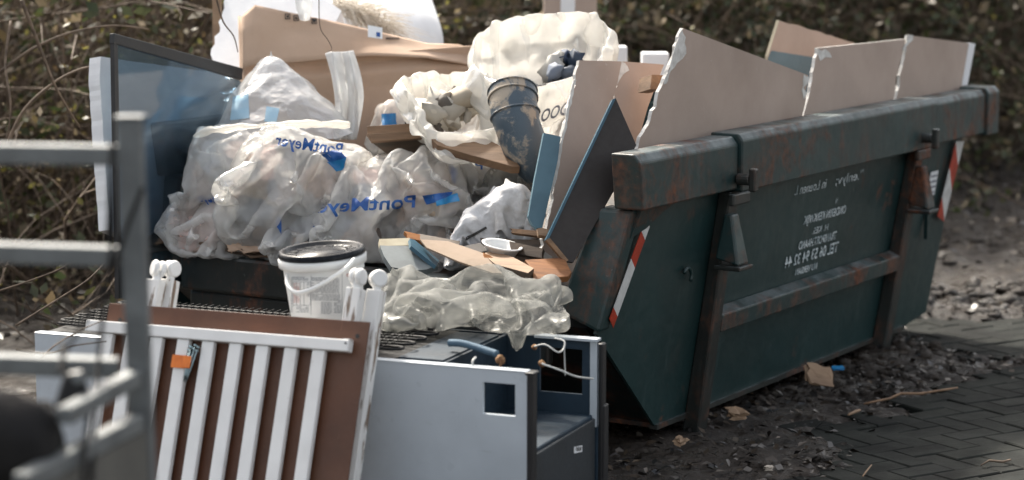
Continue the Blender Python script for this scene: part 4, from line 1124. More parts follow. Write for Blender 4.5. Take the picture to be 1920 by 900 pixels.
sheet('edge_strip', [(x, y, Y - .006) for x, y, Y in pC], [(1818, 80), (1829, 82), (1814, 160), (1804, 160)], .016, MT['foam'], parent=C_)
pD = [(1440, 108, 8.9), (1600, 80, 9.5), (1460, 40, 8.95)]
D_ = sheet('plasterboard_sheet', pD, [(1461, 38), (1602, 80), (1600, 200), (1430, 200), (1440, 105)], .0125, MT['drywall'], 'small beige plasterboard sheet with a blue lower part in the back row', 'plasterboard', jags={0: .7}, seed=14, edge=MT['cream'])
sheet('blue_face', [(x, y, Y - .004) for x, y, Y in pD], [(1447, 95), (1530, 108), (1530, 200), (1432, 200), (1441, 108)], .003, MT['teal'], parent=D_)
pE = [(1085, 114, 7.36), (1165, 115, 7.50), (1015, 480, 7.06)]
E_ = sheet('plasterboard_sheet', pE, [(1086, 113), (1166, 115), (1150, 190), (1090, 480), (1072, 490), (1012, 478), (1032, 400), (1052, 275)], .0125, MT['drywall'], 'tall narrow plasterboard sheet leaning behind the black board', 'plasterboard', jags={1: 1.0, 5: 1.3, 6: 1.3, 7: 1.3}, seed=15, edge=MT['gypsum'])
tear(E_, pE, [(1076, 150), (1081, 150), (1050, 300), (1036, 372), (1033, 360), (1048, 280)], 25, amp=1)
tear(E_, pE, [(1014, 470), (1030, 478), (1036, 486), (1024, 488), (1018, 480)], 27, amp=2)
pF = [(1165, 116, 7.52), (1245, 120, 7.66), (1150, 300, 7.38)]
F_b = sheet('plasterboard_sheet', pF, [(1167, 115), (1245, 121), (1215, 200), (1195, 270), (1120, 320), (1152, 180)], .0125, MT['drywall'], 'plasterboard sheet with a ragged white left edge between two other sheets', 'plasterboard', jags={5: 2.0}, seed=16, edge=MT['gypsum'])
tear(F_b, pF, [(1164, 116), (1172, 118), (1180, 132), (1168, 140), (1152, 180), (1147, 182), (1158, 140)], 26, amp=1.5)
sheet('wood_block', [(1222, 140, 7.44), (1240, 142, 7.48), (1224, 168, 7.42)], [(1222, 140), (1246, 141), (1240, 168), (1219, 167)], .05, MT['wood_old'], 'small brown wood block wedged beside the large plasterboard sheet', 'wood block')
# ---- dark board, blue panel
pG = [(1154, 184, 7.17), (1192, 270, 7.14), (1027, 448, 6.98)]
G_ = sheet('black_board', pG, [(1154, 183), (1193, 272), (1150, 360), (1075, 492), (1062, 490), (1026, 448)], .018, MT['darkboard'], 'black faced board with a blue edge leaning against the front corner post', 'board')
sheet('blue_edge', [(x, y, Y - .004) for x, y, Y in pG], [(1149, 186), (1155, 184), (1030, 446), (1023, 450)], .024, MT['bluefilm'], parent=G_)
sheet('raw_edge', [(x, y, Y - .004) for x, y, Y in pG], [(1023, 449), (1031, 446), (1066, 488), (1060, 492)], .02, MT['wood_old'], parent=G_)
sheet('blue_offcut', [(1020, 250, 7.20), (1050, 255, 7.22), (992, 405, 7.05)], [(1020, 249), (1051, 256), (1046, 300), (1017, 427), (1006, 428), (991, 405), (1002, 340)], .012, MT['teal'], 'narrow pale blue panel standing left of the tall plasterboard', 'panel', jags={4: 1.5}, seed=17)

# ---- planks under the open bags
def plank(name, c1, c2, w_px, th, mat, label, Yw, tilt=.0, cat='plank'):
    """c1, c2: pixel + depth of the two ends of the near top edge; the plank runs w back from that edge"""
    a, b = at(*c1), at(*c2); ex = (b - a); L = ex.length; ex.normalize()
    ey = Vector((0, 1, tilt)); ey = (ey - ex * ey.dot(ex)).normalized(); ez = ex.cross(ey)
    m = MB().box(0, L, 0, Yw, -th, 0); o = m.build(name, mat, bevel=.003); o.matrix_world = frame(a, ex, ey, ez)
    return tag(o, label, cat)
pk1 = sheet('plank', [(690, 252, 7.62), (800, 246, 7.66), (760, 310, 7.95)], [(689, 252), (800, 245), (838, 290), (845, 318), (800, 332), (740, 300), (700, 270)], .03, MT['wood_dirty'], 'dirty dark plank tilted under the small open white bag', 'plank', seed=1, edge=MT['wood_old'], bevel=.002)
sheet('sawn_end', [(689, 250, 7.61), (803, 244, 7.65), (690, 264, 7.60)], [(688, 251), (803, 244), (806, 258), (698, 266)], .02, MT['wood_old'], parent=pk1, bevel=.002)
sheet('plank', [(808, 262, 7.45), (905, 258, 7.48), (900, 290, 7.40)], [(808, 260), (905, 256), (952, 280), (975, 312), (960, 312), (880, 290), (820, 272)], .03, MT['wood_old'], 'light brown plank lying under the grey elbow pipe', 'plank', bevel=.002)

# ---- low clutter along the loading lip
pk2 = sheet('panel_offcut', [(712, 458, 7.02), (770, 458, 7.05), (740, 500, 6.93)], [(712, 460), (770, 460), (822, 497), (800, 505), (770, 508), (733, 500), (720, 480)], .02, MT['grey_panel'], 'grey panel offcut with a cream edge on the lip beside the bucket', 'panel')
sheet('cream_edge', [(712, 448, 7.04), (768, 447, 7.07), (712, 460, 7.015)], [(711, 448), (768, 446), (771, 460), (713, 461)], .02, MT['cream'], parent=pk2)
sheet('blue_strip', [(772, 448, 7.06), (820, 488, 7.02), (775, 462, 7.0)], [(769, 447), (778, 450), (823, 488), (818, 499), (771, 461)], .012, MT['bluefilm'], 'short blue strip running along the grey panel offcut', 'strip')
sheet('hardboard_sheet', [(790, 450, 7.05), (900, 470, 7.0), (930, 510, 6.86)], [(788, 449), (840, 452), (905, 474), (942, 512), (925, 512), (860, 490), (800, 464)], .006, MT['hard'], 'thin beige hardboard sheet sticking out over the plastic film', 'hardboard', jags={2: .7}, seed=3)
pk3 = sheet('split_plank', [(912, 478, 6.98), (955, 478, 6.99), (998, 508, 6.85)], [(909, 474), (925, 470), (960, 481), (1001, 503), (990, 512), (930, 496)], .03, MT['wood_pale'], 'pale split plank with an orange broken end on the lip', 'plank', jags={5: 1.5}, seed=5, edge=MT['wood_dirty'])
sheet('broken_end', [(908, 478, 6.96), (930, 480, 6.96), (910, 500, 6.93)], [(906, 473), (918, 478), (930, 488), (929, 503), (915, 492), (908, 484)], .02, MT['splinter'], parent=pk3, jags={0: 2, 3: 2, 4: 2}, seed=6)
sheet('reddish_plank', [(985, 492, 6.92), (1060, 486, 6.97), (1000, 525, 6.84)], [(984, 487), (1058, 483), (1072, 510), (1066, 518), (1000, 524), (998, 505)], .022, MT['wood_red'], 'reddish brown plank end at the right end of the lip', 'plank', jags={1: 1.0}, seed=7, bevel=.002)
dish = MB().revolve([(.0, .008), (.046, .008), (.058, .032), (.064, .034), (.066, .038), (.062, .040), (.055, .036), (.044, .014), (.0, .014)], 40).build('plastic_dish', MT['bucket'], smooth=True)
dish.location = at(938, 480, 7.05); dish.rotation_euler = (R(6), R(10), 0); tag(dish, 'white plastic dish lying among the broken planks', 'dish')
for (o_, pl_, mt_, lb_) in (
    ([(785, 438), (862, 452), (858, 466), (788, 452)], [(785, 438, 7.25), (862, 452, 7.2), (788, 452, 7.2)], 'wood_dirty', 'dark wet board behind the hardboard sheet'),
    ([(758, 433), (788, 440), (792, 452), (764, 446)], [(758, 433, 7.2), (788, 440, 7.2), (764, 446, 7.18)], 'splinter', 'bright orange wood splinter above the grey panel offcut'),
    ([(955, 428), (1022, 434), (1022, 444), (958, 436)], [(955, 428, 7.15), (1022, 434, 7.1), (958, 436, 7.14)], 'wood_old', 'thin brown lath under the blue panel'),
    ([(900, 446), (1010, 450), (1012, 474), (905, 462)], [(900, 446, 7.2), (1010, 450, 7.12), (905, 462, 7.18)], 'wood_dirty', 'dark plank lying below the white sack'),
    ([(955, 452), (1018, 466), (1016, 484), (960, 474)], [(955, 452, 7.08), (1018, 466, 7.02), (960, 474, 7.05)], 'wood_dirty', 'short dark plank behind the white plastic dish'),
    ([(868, 462), (900, 455), (915, 470), (885, 475)], [(868, 462, 7.05), (900, 455, 7.1), (885, 475, 7.0)], 'darkboard', 'small black plastic scrap left of the white dish'),
    ([(1008, 425), (1036, 432), (1034, 444), (1010, 440)], [(1008, 425, 7.05), (1036, 432, 7.05), (1010, 440, 7.03)], 'wood_pale', 'small pale lath end at the foot of the tall plasterboard')):
    sheet('wood_scrap', pl_, o_, .018, MT[mt_], lb_, 'wood scrap', jags={1: 1.5, 3: 1.5}, seed=len(lb_))

# ---- flattened cardboard on the left part of the lip
crease_sheet('flattened_cardboard', [[(285, 428, 7.95), (350, 424, 7.95), (420, 436, 7.9), (480, 448, 7.85), (540, 460, 7.8)],
    [(278, 446, 7.84), (345, 440, 7.82), (420, 452, 7.76), (480, 462, 7.70), (538, 470, 7.66)],
    [(275, 462, 7.80), (340, 446, 7.76), (430, 470, 7.68), (470, 474, 7.62), (536, 474, 7.58)]], .008, MT['card_wet'], 'damp flattened cardboard lying on the left part of the lip', 'cardboard', nz=.008, seed=1)
crease_sheet('flattened_cardboard', [[(330, 440, 7.84), (400, 440, 7.80), (470, 452, 7.74), (530, 462, 7.70)], [(320, 452, 7.74), (410, 456, 7.68), (480, 470, 7.62), (532, 476, 7.58)], [(372, 462, 7.72), (425, 470, 7.64), (470, 482, 7.58), (528, 482, 7.55)]], .006, MT['card_wet'], 'second damp cardboard layer sagging over the lip', 'cardboard', nz=.008, seed=2)
cr = crease_sheet('torn_corrugated_card', [[(425, 460, 7.62), (445, 456, 7.6), (470, 460, 7.6), (500, 462, 7.57), (535, 466, 7.55)], [(428, 470, 7.60), (448, 466, 7.58), (472, 470, 7.57), (500, 472, 7.55), (535, 470, 7.53)], [(434, 474, 7.59), (446, 468, 7.57), (458, 476, 7.57), (476, 470, 7.55), (530, 471, 7.53)]], .004, MT['card'], 'torn tan edge of corrugated card above the dark lip', 'cardboard', nz=.006, seed=4)
sheet('cardboard_scrap', [(275, 452, 7.86), (318, 446, 7.86), (276, 472, 7.84)], [(274, 456), (316, 446), (320, 468), (276, 474)], .006, MT['card'], 'small tan cardboard corner at the left end of the lip', 'cardboard')
# ---- the bags
LOGO = 'PontMeyer'
def printed(e, o, s, x0, y0, dx, dy, logo=None, mat='blue_ink'):
    V_, F_ = text_px(s, x0, y0, dx, dy, True); decal('printed_text', o, V_, F_, MT[mat], e)
    if logo:
        h = len(logo) // 4
        for k in range(h): V_, F_ = poly2d(logo[4 * k:4 * k + 4]); decal('printed_logo', o, V_, F_, MT['blue_ink' if k % 2 == 0 else 'cyan_ink'], e, .002 + .001 * k)
bA, sA = bag('rubbish_bag', (326, 244, 560, 458), 7.93, .14, 'big pinkish filled plastic bag at the left under the rolled white hem', MT['bag'], rot=-8, seed=1, pal=pal_pink, nsph=16)
bC, sC = bag('rubbish_bag', (345, 366, 512, 462), 7.82, .13, 'low pink filled plastic bag at the bottom left with smudged blue print', MT['bag'], rot=18, seed=2, pal=pal_pink)
bE, sE = bag('rubbish_bag', (515, 385, 755, 468), 7.66, .15, 'clear bag of pale rubble directly behind the white bucket', MT['bag'], rot=6, seed=3, pal=pal_mix)
bF, sF = bag('rubbish_bag', (745, 380, 868, 458), 7.55, .12, 'small grey clear bag between the white sack and the rubble bag', MT['bag'], rot=-5, seed=4, pal=pal_mix)
bG, sG = bag('rubbish_bag', (806, 288, 965, 376), 7.72, .14, 'dark filled bag with a blue mark under the light brown plank', MT['bag'], rot=4, seed=5, pal=pal_dark)
bD, sD = bag('rubbish_bag', (610, 284, 868, 420), 7.62, .17, 'long filled bag lying across the middle with mirrored blue lettering on its lower edge', MT['bag'], rot=-6, seed=6, pal=pal_mix, slack=1.42, crum=.006)
bB, sB = bag('rubbish_bag', (430, 250, 724, 414), 7.74, .18, 'large filled bag in the centre left with mirrored lettering and a blue square', MT['bag'], rot=14, seed=8, pal=pal_mix, slack=1.46, crum=.006)
printed(bB, sB, LOGO, 640, 292, (-126, -20), (4, -22), [(600, 288), (634, 280), (650, 296), (618, 304), (612, 304), (650, 296), (646, 318), (630, 322)])
printed(bD, sD, LOGO, 778, 389, (-205, 12), (2, -24), [(792, 366), (850, 360), (842, 372), (800, 384), (818, 378), (858, 362), (862, 378), (820, 386)])
printed(bE, sE, LOGO, 668, 424, (-84, 16), (5, -24), [(516, 392), (526, 394), (528, 440), (518, 425)])
printed(bC, sC, LOGO, 450, 388, (-84, -12), (-4, -14))
printed(bG, sG, 'P', 905, 318, (-14, 0), (0, -14), [(840, 305), (856, 320), (852, 362), (838, 355)])
bI, sI = bag('rubbish_bag', (702, 180, 768, 262), 8.30, .1, 'small pointed white bag with a pale blue patch in front of the cardboard', MT['bag_white'], rot=80, seed=9, pal=pal_pink, floor=False, avoid=False)
V_, F_ = poly2d([(716, 214), (742, 212), (744, 248), (718, 250)]); decal('printed_logo', sI, V_, F_, MT['cyan_ink'], bI)
bO, sO = bag('rubbish_bag', (752, 196, 812, 262), 8.05, .1, 'dark grey bundle left of the small open white bag', MT['rubber'], rot=20, seed=10, pal=None, floor=False, avoid=False)
bN, sN = bag('rubbish_bag', (905, 300, 1015, 400), 7.62, .13, 'grey dusty bag between the pipe and the white sack', MT['bag_grey'], rot=-20, seed=14, pal=pal_dark)
bL, sL = bag('white_sack', (828, 340, 1016, 446), 7.28, .08, 'limp white woven sack with a black label strip lying on the planks', MT['sack'], rot=-30, seed=11, pal=None, slack=1.26, nsph=22, fillk=.8, hzk=.62, floor=False, avoid=False, cat='sack', bend=.05, jit=.08, crum=.010, ears=5, earlen=1.15)
V_, F_ = poly2d([(872, 446), (911, 425), (913, 429), (874, 451)]); decal('label_strip', sL, V_, F_, MT['ink'], bL)
# rolled white hem of the left bag
hem = [(362, 256, 7.84), (400, 244, 7.80), (460, 238, 7.78), (530, 234, 7.78), (600, 232, 7.8), (656, 235, 7.85)]
hb = bA.matrix_world.inverted()
A = np.array([[tuple(hb @ at(*p)) for p in hem]] * 2); A = np.repeat(A[:1], 4, 0)
for _ in range(3): Hl = A = upsample(A, False)
Hl = A[0]; th = np.linspace(0, 2 * math.pi, 14, endpoint=False)
rad = .011 + .010 * (vnoise(np.arange(len(Hl)) * .35, np.zeros(len(Hl))) - .5)
rad[:3] *= (.5, .75, .9); rad[-3:] *= (.95, .85, .6)
Gh = Hl[:, None, :] + rad[:, None, None] * (np.cos(th)[None, :, None] * np.array([0, 2.2, -.4]) + np.sin(th)[None, :, None] * np.array([0, 0, 1.0]))
Gh += fbm(Gh[..., 0] * 25, Gh[..., 2] * 40, Gh[..., 1] * 30, 3)[..., None] * .022
mesh_np('rolled_hem', Gh.reshape(-1, 3), grid_faces(*Gh.shape[:2]), MT['bag_white'], bA, True)

def rest_from(P, B, sc): return [(a, b, np.linalg.norm(P[b] - P[a], axis=1) * sc, k) for a, b, r, k in B]
def spline_loop(pts, n):
    P = np.array([tuple(at(*p)) for p in pts]); m = len(P); t = np.arange(n) / n * m; i = t.astype(int); f = (t - i)[:, None]
    p0, p1, p2, p3 = P[(i - 1) % m], P[i % m], P[(i + 1) % m], P[(i + 2) % m]
    return .5 * (2 * p1 + (p2 - p0) * f + (2 * p0 - 5 * p1 + 4 * p2 - p3) * f ** 2 + (3 * p1 - p0 - 3 * p2 + p3) * f ** 3)
def cloth_obj(name, G, mat, parent, wrap=True):
    Gf = upsample(G, wrap); return mesh_np(name, Gf.reshape(-1, 3) - np.array(parent.location), grid_faces(Gf.shape[0], Gf.shape[1], wrap), mat, parent, True)
def open_bag(name, loop, bottom, bulge, label, mat, seed, cuff=.09, Un=72, slack=1.10, spheres=None, pal=None, rs=(.015, .04), nrub=40, steps=40):
    r = np.random.default_rng(seed); L = spline_loop(loop, Un); c = L.mean(0); b = np.array(tuple(at(*bottom)))
    out_ = L - c; out_ /= np.linalg.norm(out_, axis=1)[:, None]
    rows = []
    nc, nb = 7, 26
    for k in range(nc):                         # cuff turned outwards over the mouth
        t = 1 - k / nc
        rows.append(L + out_ * (.012 + .030 * math.sin(math.pi * min(t, 1) * .8)) + np.array([0, -.012, -cuff * t]))
    rows.append(L)
    for k in range(1, nb + 1):
        t = k / nb; ctr = c * (1 - t) + b * t; s = (1 - t ** 2.4) ** .55 * (1 + bulge * math.sin(math.pi * t))
        flat = (L - c) * s; flat[:, 2] *= (1 - .75 * t)
        rows.append(ctr + flat)
    G = np.array(rows); Vn = len(rows); P = G.reshape(-1, 3)
    B = batches(Vn, Un, 1, 1, bend=.35); Bc = rest_from(P, B, slack)
    P1 = P + r.normal(0, .006, P.shape)
    fx = np.r_[np.arange(nc * Un, nc * Un + Un), np.arange((Vn - 1) * Un, Vn * Un), np.arange(0, Un, 9)]
    P = relax(P1, Bc, steps, fixed=(fx, P[fx]), spheres=spheres, g=(0, 0, -.0012))
    e = empty(name, tuple(b)); o = cloth_obj('plastic_skin', crumple(upsample(crumple(P.reshape(Vn, Un, 3), .009, seed, .6)), .0055, seed + 5, 1.4), mat, e)
    if spheres is not None:
        q = spheres.copy(); q[:, :3] -= b; rubble('contents', q, e, nrub, pal, rs, seed)
    bpy.context.view_layer.update(); tag(e, label, 'bag'); return e, o
def sph(*l): return np.array([np.r_[tuple(at(x, y, Y)), r_ * Y / FPX] for x, y, Y, r_ in l])
bK, sK = open_bag('open_bag', [(889, 118, 7.72), (897, 62, 7.90), (950, 36, 8.02), (1040, 24, 8.06), (1125, 30, 8.02), (1143, 78, 7.90), (1100, 128, 7.72), (1030, 158, 7.60), (950, 162, 7.58)], (1010, 250, 7.78), .12,
                  'big open white bag with a wide turned over rim on top of the heap', MT['bag_white'], 31, cuff=.10, slack=1.03,
                  spheres=sph((1040, 170, 7.85, 50), (980, 190, 7.85, 45), (1060, 130, 7.9, 34), (1060, 215, 7.8, 36)), pal=[(.02, .035, .075), (.03, .05, .09), (.012, .014, .02), (.1, .12, .16), (.35, .34, .32)], nrub=40)
V_, F_ = text_px('DOO', 1062, 214, (-50, 16), (6, -24), True); decal('printed_text', sK, V_, F_, MT['grey_ink'], bK)
bJ, sJ = open_bag('open_bag', [(752, 150, 7.70), (790, 140, 7.85), (860, 134, 7.93), (905, 140, 7.9), (935, 170, 7.8), (940, 232, 7.55), (880, 246, 7.46), (815, 244, 7.46), (785, 196, 7.55)], (865, 262, 7.66), .05,
                  'smaller open white bag with dirty lumps inside left of the grey pipe', MT['bag_white'], 32, cuff=.045, slack=1.03,
                  spheres=sph((850, 205, 7.7, 34), (885, 190, 7.75, 28), (825, 215, 7.66, 24)), pal=[(.55, .50, .42), (.62, .58, .52), (.40, .34, .26), (.12, .10, .08)], nrub=36, rs=(.015, .04))
V_, F_ = poly2d([(868, 158), (890, 152), (904, 172), (898, 182)]); decal('printed_logo', sJ, V_, F_, MT['cyan_ink'], bJ)
# peaked clear bag standing up like a tent
Un, Vn = 64, 34
base = spline_loop([(400, 262, 8.02), (470, 272, 7.92), (560, 268, 7.92), (655, 252, 8.02), (650, 235, 8.26), (540, 225, 8.34), (415, 240, 8.28)], Un)
apex = np.array(tuple(at(508, 95, 8.22)))
rows = []
for k in range(Vn):
    t = k / (Vn - 1); w = t ** 1.05
    ring = apex + (base - apex) * w; ring += (base - base.mean(0)) * (1 - abs(2 * w - 1)) * .10
    rows.append(ring)
G = np.array(rows); P = G.reshape(-1, 3); Bc = rest_from(P, batches(Vn, Un, 1, 1, bend=.2), 1.02)
fx = np.r_[np.arange(0, Un), np.arange((Vn - 1) * Un, Vn * Un)]
bH = empty('upright_bag', tuple(at(520, 262, 8.2))); sH = cloth_obj('plastic_skin', crumple(upsample(crumple(P.reshape(Vn, Un, 3), .008, 7, .6)), .004, 8, 1.4), MT['bag_clear'], bH)
bpy.context.view_layer.update(); tag(bH, 'empty clear plastic bag standing up in a sharp peak in front of the cardboard', 'bag')
for q in ([(438, 182), (466, 176), (468, 222), (432, 226)], [(500, 200), (524, 204), (518, 232), (496, 228)]):
    V_, F_ = poly2d(q); decal('printed_logo', sH, V_, F_, MT['pale_ink'], bH)
# plastic film hanging over the lip
eM, fo = bag('plastic_film', (724, 522, 1048, 626), 6.57, .21, 'grey dirty plastic film sagging over the lip above the fridge', MT['bag_grey'], rot=-2, seed=41, slack=1.34, Un=52, Vn=40, pal=None, nsph=12, fillk=.62, floor=False, floorz=.572, avoid=False, cat='bag', bend=.25, crum=.006, steps=46, g=(0, 0, -.0003),
             earpts=[(720, 582, 6.60), (748, 505, 6.78), (1052, 528, 6.74), (972, 650, 6.32), (810, 630, 6.38), (900, 500, 6.82), (1040, 575, 6.60)])
eM['category'] = 'plastic film'
V_, F_ = rects2d([(876, 617, 884, 620)]); decal('printed_mark', fo, V_, F_, MT['blue_ink'], eM)
grid_sheet('hanging_film_strip', [[(610, 100, 8.22), (622, 97, 8.16), (640, 97, 8.24), (652, 96, 8.16), (662, 95, 8.22)], [(622, 140, 8.2), (632, 140, 8.13), (648, 140, 8.22), (662, 138, 8.12), (676, 140, 8.2)], [(628, 190, 8.18), (640, 190, 8.12), (652, 190, 8.2), (666, 190, 8.1), (681, 190, 8.17)], [(626, 262, 8.12), (640, 262, 8.07), (650, 262, 8.14), (660, 262, 8.06), (668, 262, 8.12)]], MT['bag_clear'], 'strip of clear crinkled film hanging down the cardboard', 'plastic film', amp=.012, freq=14, seed=3, th=.0008)
grid_sheet('hanging_film_scrap', [[(552, -6, 8.3), (566, -6, 8.27), (586, -6, 8.3)], [(556, 20, 8.29), (570, 20, 8.25), (584, 18, 8.29)], [(562, 38, 8.28), (572, 40, 8.26), (580, 38, 8.28)]], MT['bag_clear'], 'scrap of clear film over the top edge of the cardboard', 'plastic film', amp=.008, freq=16, seed=4, th=.0008)

# ---- grey elbow pipe
pp = [at(*q) for q in ((961, 172, 7.50), (963, 200, 7.46), (969, 232, 7.43), (982, 268, 7.42), (1004, 300, 7.44), (1035, 326, 7.50))]
Q = []
for k in range(len(pp) - 1):
    for t in (0, .25, .5, .75): Q.append(pp[k].lerp(pp[k + 1], t))
Q.append(pp[-1]); k_ = 7.45 / FPX
el = empty('elbow_pipe', tuple(pp[-1])); bpy.context.view_layer.update()
m = MB(); m.tube([q - pp[-1] for q in Q[1:]], [45 * k_] * 7 + [43 * k_] * (len(Q) - 8), 40, caps=False); m.tube([q - pp[-1] for q in Q[1:]], [41 * k_] * (len(Q) - 1), 40, caps=False); m.build('pipe_bend', MT['pipe'], el, True)
m = MB(); m.tube([Q[0] - pp[-1], Q[1] - pp[-1], Q[2] - pp[-1]], [45.5 * k_, 46.5 * k_, 46 * k_], 40, caps=False); m.tube([Q[0] - pp[-1], Q[1] - pp[-1], Q[2] - pp[-1]], [41 * k_, 42 * k_, 41.5 * k_], 40, caps=False); m.build('socket', MT['pipe'], el, True)
for q in (0, 2, 6):
    def ringpts(k, r_):
        t = (Q[min(k + 1, len(Q) - 1)] - Q[max(k - 1, 0)]).normalized(); a = t.orthogonal().normalized(); b = t.cross(a)
        return [Q[k] - pp[-1] + (a * math.cos(x) + b * math.sin(x)) * r_ for x in np.linspace(0, 2 * math.pi, 41)]
    MB().tube(ringpts(q, 46.5 * k_), .0035, 6).build('collar_ring', MT['pipe'], el, True)
tag(el, 'plaster smeared grey plastic elbow pipe with a wide socket standing in the heap', 'pipe')

# ================================================================== fridge lying on its front
fA, fB = onz(65, 625, .55), onz(1000, 700, .55)
fe = Vector((fB.x - fA.x, fB.y - fA.y, 0)); FL = fe.length; fe.normalize(); fw = Vector((-fe.y, fe.x, 0)); FW, FH = .51, .55
fr = empty('fridge', mat=frame((fA.x, fA.y, 0), fe, fw, Vector((0, 0, 1)))); bpy.context.view_layer.update()
tag(fr, 'pale built in fridge lying on its front with the condenser coil upwards', 'fridge')
fi = fr.matrix_world.inverted()
def fpx(x, y, w_=0.0):                           # pixel on the near side plane of the fridge, in fridge coordinates
    pl = (fr.matrix_world @ Vector((0, w_, 0)), fw); return fi @ on_plane(x, y, pl)
h0, h1 = fpx(905, 716), fpx(966, 781)
m = MB(); x0, x1, z0, z1 = h0.x, h1.x, h1.z, h0.z; xe = FL - .018
m.box(0, x0, 0, .012, .02, FH); m.box(x1, xe, 0, .012, .02, FH); m.box(x0, x1, .0, .012, .02, z0); m.box(x0, x1, 0, .012, z1, FH)
bm_ = m.build('side_panel', MT['steel_white'], fr)
m = MB(); m.box(0, xe, -.002, .028, FH, FH + .004); m.build('panel_flange', MT['steel_white'], fr, bevel=.0015)
m = MB(); m.box(xe, FL, -.003, .030, .0, FH - .004); m.box(xe - .004, FL + .004, -.006, .034, FH - .006, FH + .002); m.build('edge_trim', MT['black'], fr, bevel=.003)
SX = FL - .285
m = MB(); m.box(.0, SX, .028, FW - .012, .03, FH - .006); m.build('cabinet', MT['fridge_dark'], fr)
m = MB(); m.box(SX, FL - .012, .034, FW - .014, .03, .335); m.build('compressor_step', MT['fridge_in'], fr, bevel=.004)
m = MB(); m.box(FL - .012, FL - .004, .034, FW - .014, .03, .325); m.build('step_front', MT['fridge_dark'], fr, bevel=.003)
m = MB(); m.box(SX, SX + .010, .014, FW - .014, .335, FH - .002); m.build('bay_wall', MT['fridge_in'], fr)
fx0, fx1 = FL - .175, FL - .045
m = MB(); fz0, fz1 = .39, FH - .03
m.box(0, fx0, FW - .012, FW, .02, FH); m.box(fx1, FL, FW - .012, FW, .02, FH); m.box(fx0, fx1, FW - .012, FW, .02, fz0); m.box(fx0, fx1, FW - .012, FW, fz1, FH); m.build('side_panel', MT['fridge_in'], fr)
m = MB(); m.box(fx0 - .01, FL + .006, FW - .03, FW + .004, FH - .002, FH + .006); m.build('panel_flange', MT['steel_white'], fr, bevel=.001)
m = MB(); m.box(FL - .02, FL, FW - .016, FW + .001, .3, FH); m.build('panel_edge', MT['steel_white'], fr)
m = MB(); m.box(FL - .004, FL + .012, FW + .002, FW + .034, .01, FH - .012); m.box(FL - .004, FL + .018, FW + .004, FW + .04, .0, .36); m.build('edge_trim', MT['black'], fr, bevel=.004)
m = MB(); m.box(SX - .13, SX, .06, FW - .05, FH - .004, FH + .003); m.build('back_cover', MT['fridge_in'], fr)
coil = empty('condenser_coil'); coil.parent = fr
path = []; nrow = 11
for k in range(nrow):
    w_ = .06 + (FW - .12) * k / (nrow - 1); a, b = .04, SX - .15
    xs = [a, b] if k % 2 == 0 else [b, a]
    path += [(xs[0], w_, FH + .022), ((xs[0] + xs[1]) / 2, w_, FH + .018), (xs[1], w_, FH + .022)]
    if k < nrow - 1:
        nw = .06 + (FW - .12) * (k + 1) / (nrow - 1); d = .02 if xs[1] == b else -.02
        path += [(xs[1] + d, w_ + (nw - w_) * .25, FH + .022), (xs[1] + d, w_ + (nw - w_) * .75, FH + .022)]
MB().tube(path, .0042, 7).build('coil_tube', MT['coil'], coil, True)
for k in range(46):
    x = .05 + (SX - .23) * k / 45
    MB().tube([(x, .04, FH + .028), (x, FW - .04, FH + .028)], .0011, 4).build('coil_wire', MT['coil'], coil)
MB().box(.02, SX - .132, .035, FW - .03, FH - .004, FH + .002).build('coil_backing', MT['coil'], coil)
def wpath(pts): return [fi @ at(*p) for p in pts]
def smooth_path(P, n=6):
    o = []
    for k in range(len(P) - 1):
        p0, p1, p2, p3 = P[max(k - 1, 0)], P[k], P[k + 1], P[min(k + 2, len(P) - 1)]
        for s in range(n):
            t = s / n; o.append(.5 * (2 * p1 + (p2 - p0) * t + (2 * p0 - 5 * p1 + 4 * p2 - p3) * t * t + (3 * p1 - p0 - 3 * p2 + p3) * t ** 3))
    return o + [P[-1]]
hs = smooth_path(wpath([(842, 643, 6.15), (865, 644, 6.13), (895, 652, 6.10), (932, 664, 6.05)]), 14)
MB().tube(hs, [.0095 + .0012 * (k % 2) for k in range(len(hs))], 10).build('drain_hose', MT['hose'], fr, True)
def blob(name, c, r_, mat, par, seed):
    bm = bmesh.new(); bmesh.ops.create_icosphere(bm, subdivisions=3, radius=r_); me = bpy.data.meshes.new(name)
    for v in bm.verts:
        q = v.co / r_; v.co *= 1 + .45 * float(fbm(np.array([q.x * 1.7 + seed]), np.array([q.y * 1.7]), q.z * 1.7, 4)[0]) * 2
    bm.to_mesh(me); bm.free(); o = link_mesh(name, me, mat, par, True); o.location = c; return o
blob('sealing_foam', fi @ at(938, 674, 5.96), .013, MT['pu'], fr, 1); blob('sealing_foam', fi @ at(1016, 682, 6.12), .010, MT['pu'], fr, 2); blob('sealing_foam', fi @ at(1002, 651, 6.18), .008, MT['pu'], fr, 5)
MB().tube(smooth_path(wpath([(1002, 650, 6.16), (1022, 646, 6.14), (1045, 660, 6.12), (1056, 655, 6.14), (1058, 640, 6.16), (1040, 634, 6.18)])), .0023, 8).build('cable', MT['cable'], fr, True)
MB().tube(smooth_path(wpath([(1016, 682, 6.1), (1050, 694, 6.1), (1080, 706, 6.12), (1112, 710, 6.2)])), .0028, 8).build('cable', MT['cable'], fr, True)
MB().tube(smooth_path(wpath([(1058, 650, 6.2), (1059, 680, 6.2), (1060, 704, 6.2)])), .002, 8).build('cable', MT['cable'], fr, True)
MB().tube(smooth_path(wpath([(940, 680, 5.95), (937, 692, 5.95), (939, 700, 5.95)])), .004, 8).build('wire', MT['pu'], fr, True)
MB().tube(smooth_path(wpath([(888, 690, 5.93), (886, 678, 5.94), (892, 670, 5.96)])), .003, 8).build('wire', MT['cable'], fr, True)
pl_ = (fr.matrix_world @ Vector((FL - .003, 0, 0)), fe)
